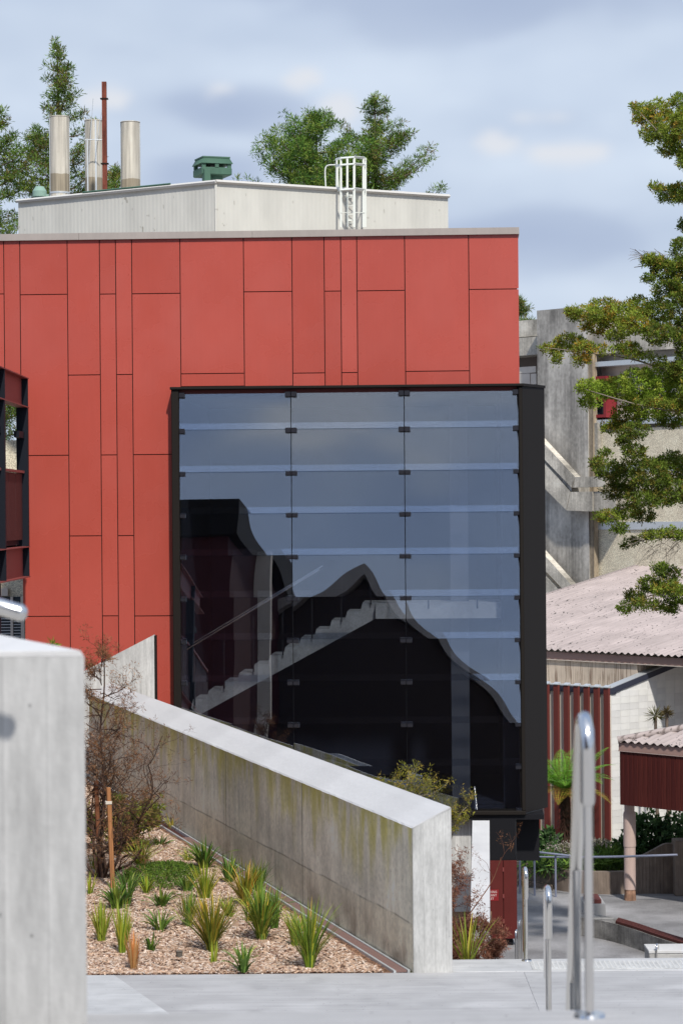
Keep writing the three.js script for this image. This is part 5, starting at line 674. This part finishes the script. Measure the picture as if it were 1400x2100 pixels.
// ---------------------------------------------------------------- trees
const needle = { n: 15, len: 0.13, wid: 0.024, tr: 0.15, up: 0.35, dens: 23, spread: 0.16, sag: 0.25, rise: 0.32, step: 0.30, pal: [[0.10, 0.18, 0.025], [0.15, 0.24, 0.035], [0.07, 0.13, 0.02], [0.19, 0.26, 0.04], [0.19, 0.15, 0.045]] };
conifer('conifer_tree', 'tall narrow conifer rising behind the steel flues', 118, 85, 72, PLAZA, 16.2 - 7.4 + 2.0, (k, h) => (h < 2.1 ? 0.12 + h * 0.30 : 0.62 + Math.min(1.0, (h - 2.1) * 0.75)) * (h > 1.7 && h < 2.15 ? 0.75 : 1), 201, { ...needle, gap: 0.2 });
conifer('conifer_tree', 'broad conifer behind the pale green cowl end of the white building', -18, 200, 70, PLAZA, 9, (k, h) => 0.15 + Math.min(1.15, h * 0.48), 202, { ...needle, gap: 0.12, rise: 0.45 });
conifer('conifer_tree', 'bushy conifer showing between the rusty pole and the lone flue', 236, 345, 74, PLAZA, 10, (k, h) => 0.2 + Math.min(0.6, h * 0.5), 206, { ...needle });
conifer('conifer_tree', 'dense rounded conifer behind the ladder cage', 648, 232, 76, PLAZA, 9.5, (k, h) => 0.25 + Math.min(1.7, h * 0.78), 203, { ...needle, dens: 24, nb: 7, gap: 0.05, rise: 0.5, spread: 0.2, pal: [[0.09, 0.19, 0.025], [0.13, 0.24, 0.03], [0.06, 0.13, 0.02], [0.18, 0.28, 0.04], [0.22, 0.27, 0.05]] });
conifer('conifer_tree', 'open layered conifer with long side branches past the ladder cage', 768, 198, 77, PLAZA, 9.5, (k, h) => (0.22 + Math.min(1.8, h * 0.62)) * (0.75 + 0.35 * Math.sin(h * 5.5)), 204, { ...needle, dens: 21, gap: 0.16, rise: 0.34, spread: 0.13, step: 0.24 });
conifer('conifer_tree', 'small far tree peeping past the red building corner', 1062, 612, 112, PLAZA, 12.2, (k, h) => 0.25 + Math.min(1.0, h * 0.6), 205, { ...needle, len: 0.2, step: 0.35 });
{ // spreading tree at the right: limbs reach in from a trunk outside the frame
  const D = 58, R = rng(301), base = at(1500, 1900, D), t = thing('spreading_podocarp', 'large spreading tree with olive and rust tinged foliage reaching over the courtyard', 'tree', [base.x, PLAZA, base.z - 0.5]);
  const q = (x, y, dz = 0) => at(x, y, D + dz).sub(t.position), w = [], L = new Leaves(), trunk = [V(0, 0, 0), q(1495, 1500), q(1480, 1150), q(1455, 850), q(1470, 550), q(1440, 330), q(1420, 230)];
  w.push(limb(trunk, 0.32, 0.05, 10));
  const lim = (r0, ...p) => { for (let i = 1; i < p.length; i++) p[i].add(V((R() - 0.5) * 0.1, (R() - 0.5) * 0.16, -0.25)); w.push(limb(p, r0 * 0.55, 0.008, 6)); const cv = new THREE.CatmullRomCurve3(p); for (let i = 0; i < 6; i++) extra.push(cv.getPoint(0.3 + 0.42 * i / 6).add(V(0, 0.03 + R() * 0.1, 0.25))); }, extra = [];
  lim(0.07, q(1470, 700), q(1420, 690, 1), q(1340, 690, 1), q(1250, 670, 1), q(1180, 650, 1)); lim(0.06, q(1465, 800), q(1400, 770, -0.5), q(1300, 740, -0.5), q(1200, 715, -0.5), q(1120, 716, -0.5)); lim(0.06, q(1460, 850), q(1400, 840, -1), q(1310, 830, -1), q(1200, 800, -1)); lim(0.06, q(1465, 960), q(1390, 960), q(1290, 955), q(1220, 975)); lim(0.06, q(1475, 1050), q(1400, 1030, 0.5), q(1320, 1020, 0.5), q(1240, 1060, 0.5)); lim(0.05, q(1478, 1120), q(1400, 1110, -0.5), q(1330, 1105, -0.5), q(1285, 1115, -0.5)); lim(0.06, q(1485, 1250), q(1420, 1215, -1), q(1350, 1215, -1), q(1275, 1250, -1)); lim(0.05, q(1450, 400), q(1410, 335), q(1360, 270), q(1300, 215)); lim(0.05, q(1460, 450), q(1420, 410, 0.5), q(1340, 380, 0.5)); lim(0.05, q(1470, 600), q(1420, 560, 0.5), q(1350, 545, 0.5), q(1305, 515, 0.5)); lim(0.03, q(1380, 552, 0.5), q(1340, 540, 0.5), q(1300, 545, 0.5)); lim(0.05, q(1470, 640), q(1400, 600), q(1330, 580));
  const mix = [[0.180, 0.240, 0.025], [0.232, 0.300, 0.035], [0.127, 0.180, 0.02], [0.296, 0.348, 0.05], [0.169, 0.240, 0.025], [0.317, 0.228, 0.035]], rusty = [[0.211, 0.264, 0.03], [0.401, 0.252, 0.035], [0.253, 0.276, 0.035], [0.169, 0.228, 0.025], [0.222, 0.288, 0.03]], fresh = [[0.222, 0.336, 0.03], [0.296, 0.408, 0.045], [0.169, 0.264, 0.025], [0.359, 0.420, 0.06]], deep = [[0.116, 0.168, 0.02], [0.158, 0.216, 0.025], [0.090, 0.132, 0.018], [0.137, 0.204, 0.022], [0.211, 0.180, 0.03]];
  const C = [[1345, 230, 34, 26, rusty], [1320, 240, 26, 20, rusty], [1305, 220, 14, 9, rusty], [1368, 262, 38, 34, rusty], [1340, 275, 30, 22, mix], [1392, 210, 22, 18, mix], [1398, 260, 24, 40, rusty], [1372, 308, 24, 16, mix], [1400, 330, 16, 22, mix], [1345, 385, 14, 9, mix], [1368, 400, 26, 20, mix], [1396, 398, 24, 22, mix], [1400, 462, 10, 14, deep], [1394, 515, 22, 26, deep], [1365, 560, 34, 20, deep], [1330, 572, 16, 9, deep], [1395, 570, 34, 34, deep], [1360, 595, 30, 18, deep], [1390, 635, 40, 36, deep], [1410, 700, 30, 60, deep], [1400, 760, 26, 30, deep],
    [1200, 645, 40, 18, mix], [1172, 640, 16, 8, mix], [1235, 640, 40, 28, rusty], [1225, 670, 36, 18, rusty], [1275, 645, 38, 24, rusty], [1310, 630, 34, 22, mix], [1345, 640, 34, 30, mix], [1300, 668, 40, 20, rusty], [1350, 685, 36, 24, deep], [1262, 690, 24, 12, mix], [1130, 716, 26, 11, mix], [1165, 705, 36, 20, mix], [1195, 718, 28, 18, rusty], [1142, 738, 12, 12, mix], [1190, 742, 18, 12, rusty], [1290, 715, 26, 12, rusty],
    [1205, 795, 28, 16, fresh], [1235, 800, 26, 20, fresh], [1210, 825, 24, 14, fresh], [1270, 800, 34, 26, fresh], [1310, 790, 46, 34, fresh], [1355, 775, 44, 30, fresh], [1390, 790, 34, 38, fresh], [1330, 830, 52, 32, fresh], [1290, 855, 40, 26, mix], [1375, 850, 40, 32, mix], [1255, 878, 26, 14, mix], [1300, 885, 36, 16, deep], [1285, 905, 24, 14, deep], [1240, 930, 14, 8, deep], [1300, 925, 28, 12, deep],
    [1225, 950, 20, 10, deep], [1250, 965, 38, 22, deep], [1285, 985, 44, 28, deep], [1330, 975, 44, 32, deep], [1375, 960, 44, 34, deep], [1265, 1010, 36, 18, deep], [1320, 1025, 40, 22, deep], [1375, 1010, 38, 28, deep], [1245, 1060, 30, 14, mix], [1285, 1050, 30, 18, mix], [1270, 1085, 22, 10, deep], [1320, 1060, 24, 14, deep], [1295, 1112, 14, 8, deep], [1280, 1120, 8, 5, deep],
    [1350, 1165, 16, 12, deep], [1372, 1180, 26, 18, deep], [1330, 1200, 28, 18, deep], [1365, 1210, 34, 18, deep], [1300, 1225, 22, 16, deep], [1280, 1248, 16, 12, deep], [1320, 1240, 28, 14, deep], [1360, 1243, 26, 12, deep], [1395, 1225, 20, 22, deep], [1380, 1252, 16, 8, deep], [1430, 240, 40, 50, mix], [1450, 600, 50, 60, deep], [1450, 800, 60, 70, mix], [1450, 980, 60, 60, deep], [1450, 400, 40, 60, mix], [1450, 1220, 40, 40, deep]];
  const s = D / FOC; for (const e of extra) clump(L, R, e, V(0.2, 0.12, 0.2), 26, { tr: 0.08, n: 13, len: 0.07, wid: 0.024, pal: mix, up: 0.45 });
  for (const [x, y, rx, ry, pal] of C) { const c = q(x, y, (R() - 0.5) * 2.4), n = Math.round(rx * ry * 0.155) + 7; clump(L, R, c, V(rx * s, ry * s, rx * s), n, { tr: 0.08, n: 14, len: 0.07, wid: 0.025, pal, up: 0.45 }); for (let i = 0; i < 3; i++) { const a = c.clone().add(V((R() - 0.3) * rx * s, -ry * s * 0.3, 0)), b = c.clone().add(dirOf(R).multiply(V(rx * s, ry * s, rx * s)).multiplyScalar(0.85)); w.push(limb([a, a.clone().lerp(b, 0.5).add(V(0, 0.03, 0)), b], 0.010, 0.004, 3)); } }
  for (let i = 0; i < 44; i++) { const a = q(1385 - R() * 80, 545 - R() * 25, 0.5), dd = V(-0.8 + R() * 0.4, R() * 0.9 - 0.3, R() - 0.5).normalize(); w.push(limb([a, a.clone().addScaledVector(dd, 0.12).add(V(0, 0.02, 0)), a.clone().addScaledVector(dd, 0.2 + R() * 0.18)], 0.007, 0.003, 3)); }
  for (let i = 0; i < 60; i++) { const a = q(1400 - R() * 90, 1095 + R() * 40, -0.5), dd = V(-0.7 + R() * 0.9, R() * 0.9 - 0.5, R() - 0.5).normalize(); w.push(limb([a, a.clone().addScaledVector(dd, 0.15), a.clone().addScaledVector(dd, 0.3 + R() * 0.2).add(V(0, -0.04, 0))], 0.007, 0.003, 3)); }
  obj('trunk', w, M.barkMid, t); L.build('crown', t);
}

// ---------------------------------------------------------------- behind the camera: what the glazed bay mirrors
{
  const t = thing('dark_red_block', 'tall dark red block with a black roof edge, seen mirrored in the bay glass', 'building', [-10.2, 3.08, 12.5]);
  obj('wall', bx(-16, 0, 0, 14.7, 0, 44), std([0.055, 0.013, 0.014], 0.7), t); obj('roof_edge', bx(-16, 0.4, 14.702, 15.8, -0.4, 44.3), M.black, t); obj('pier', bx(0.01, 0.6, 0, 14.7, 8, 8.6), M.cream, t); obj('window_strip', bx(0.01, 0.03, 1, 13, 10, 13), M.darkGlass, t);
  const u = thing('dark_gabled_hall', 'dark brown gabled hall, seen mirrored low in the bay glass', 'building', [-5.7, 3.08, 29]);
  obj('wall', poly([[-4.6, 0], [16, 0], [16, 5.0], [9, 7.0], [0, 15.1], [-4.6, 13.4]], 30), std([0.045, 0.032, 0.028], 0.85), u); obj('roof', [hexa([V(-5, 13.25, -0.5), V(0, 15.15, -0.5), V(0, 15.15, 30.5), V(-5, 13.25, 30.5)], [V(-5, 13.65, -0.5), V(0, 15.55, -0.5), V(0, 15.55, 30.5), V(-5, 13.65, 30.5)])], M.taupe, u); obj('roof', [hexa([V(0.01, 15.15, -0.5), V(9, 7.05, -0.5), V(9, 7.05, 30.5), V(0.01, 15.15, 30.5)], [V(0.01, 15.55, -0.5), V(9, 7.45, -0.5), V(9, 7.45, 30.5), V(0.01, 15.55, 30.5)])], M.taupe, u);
  obj('roof', [hexa([V(9.01, 7.05, -0.5), V(16.3, 4.95, -0.5), V(16.3, 4.95, 30.5), V(9.01, 7.05, 30.5)], [V(9.01, 7.45, -0.5), V(16.3, 5.35, -0.5), V(16.3, 5.35, 30.5), V(9.01, 7.45, 30.5)])], M.taupe, u);
}
renderer.render(scene, camera);
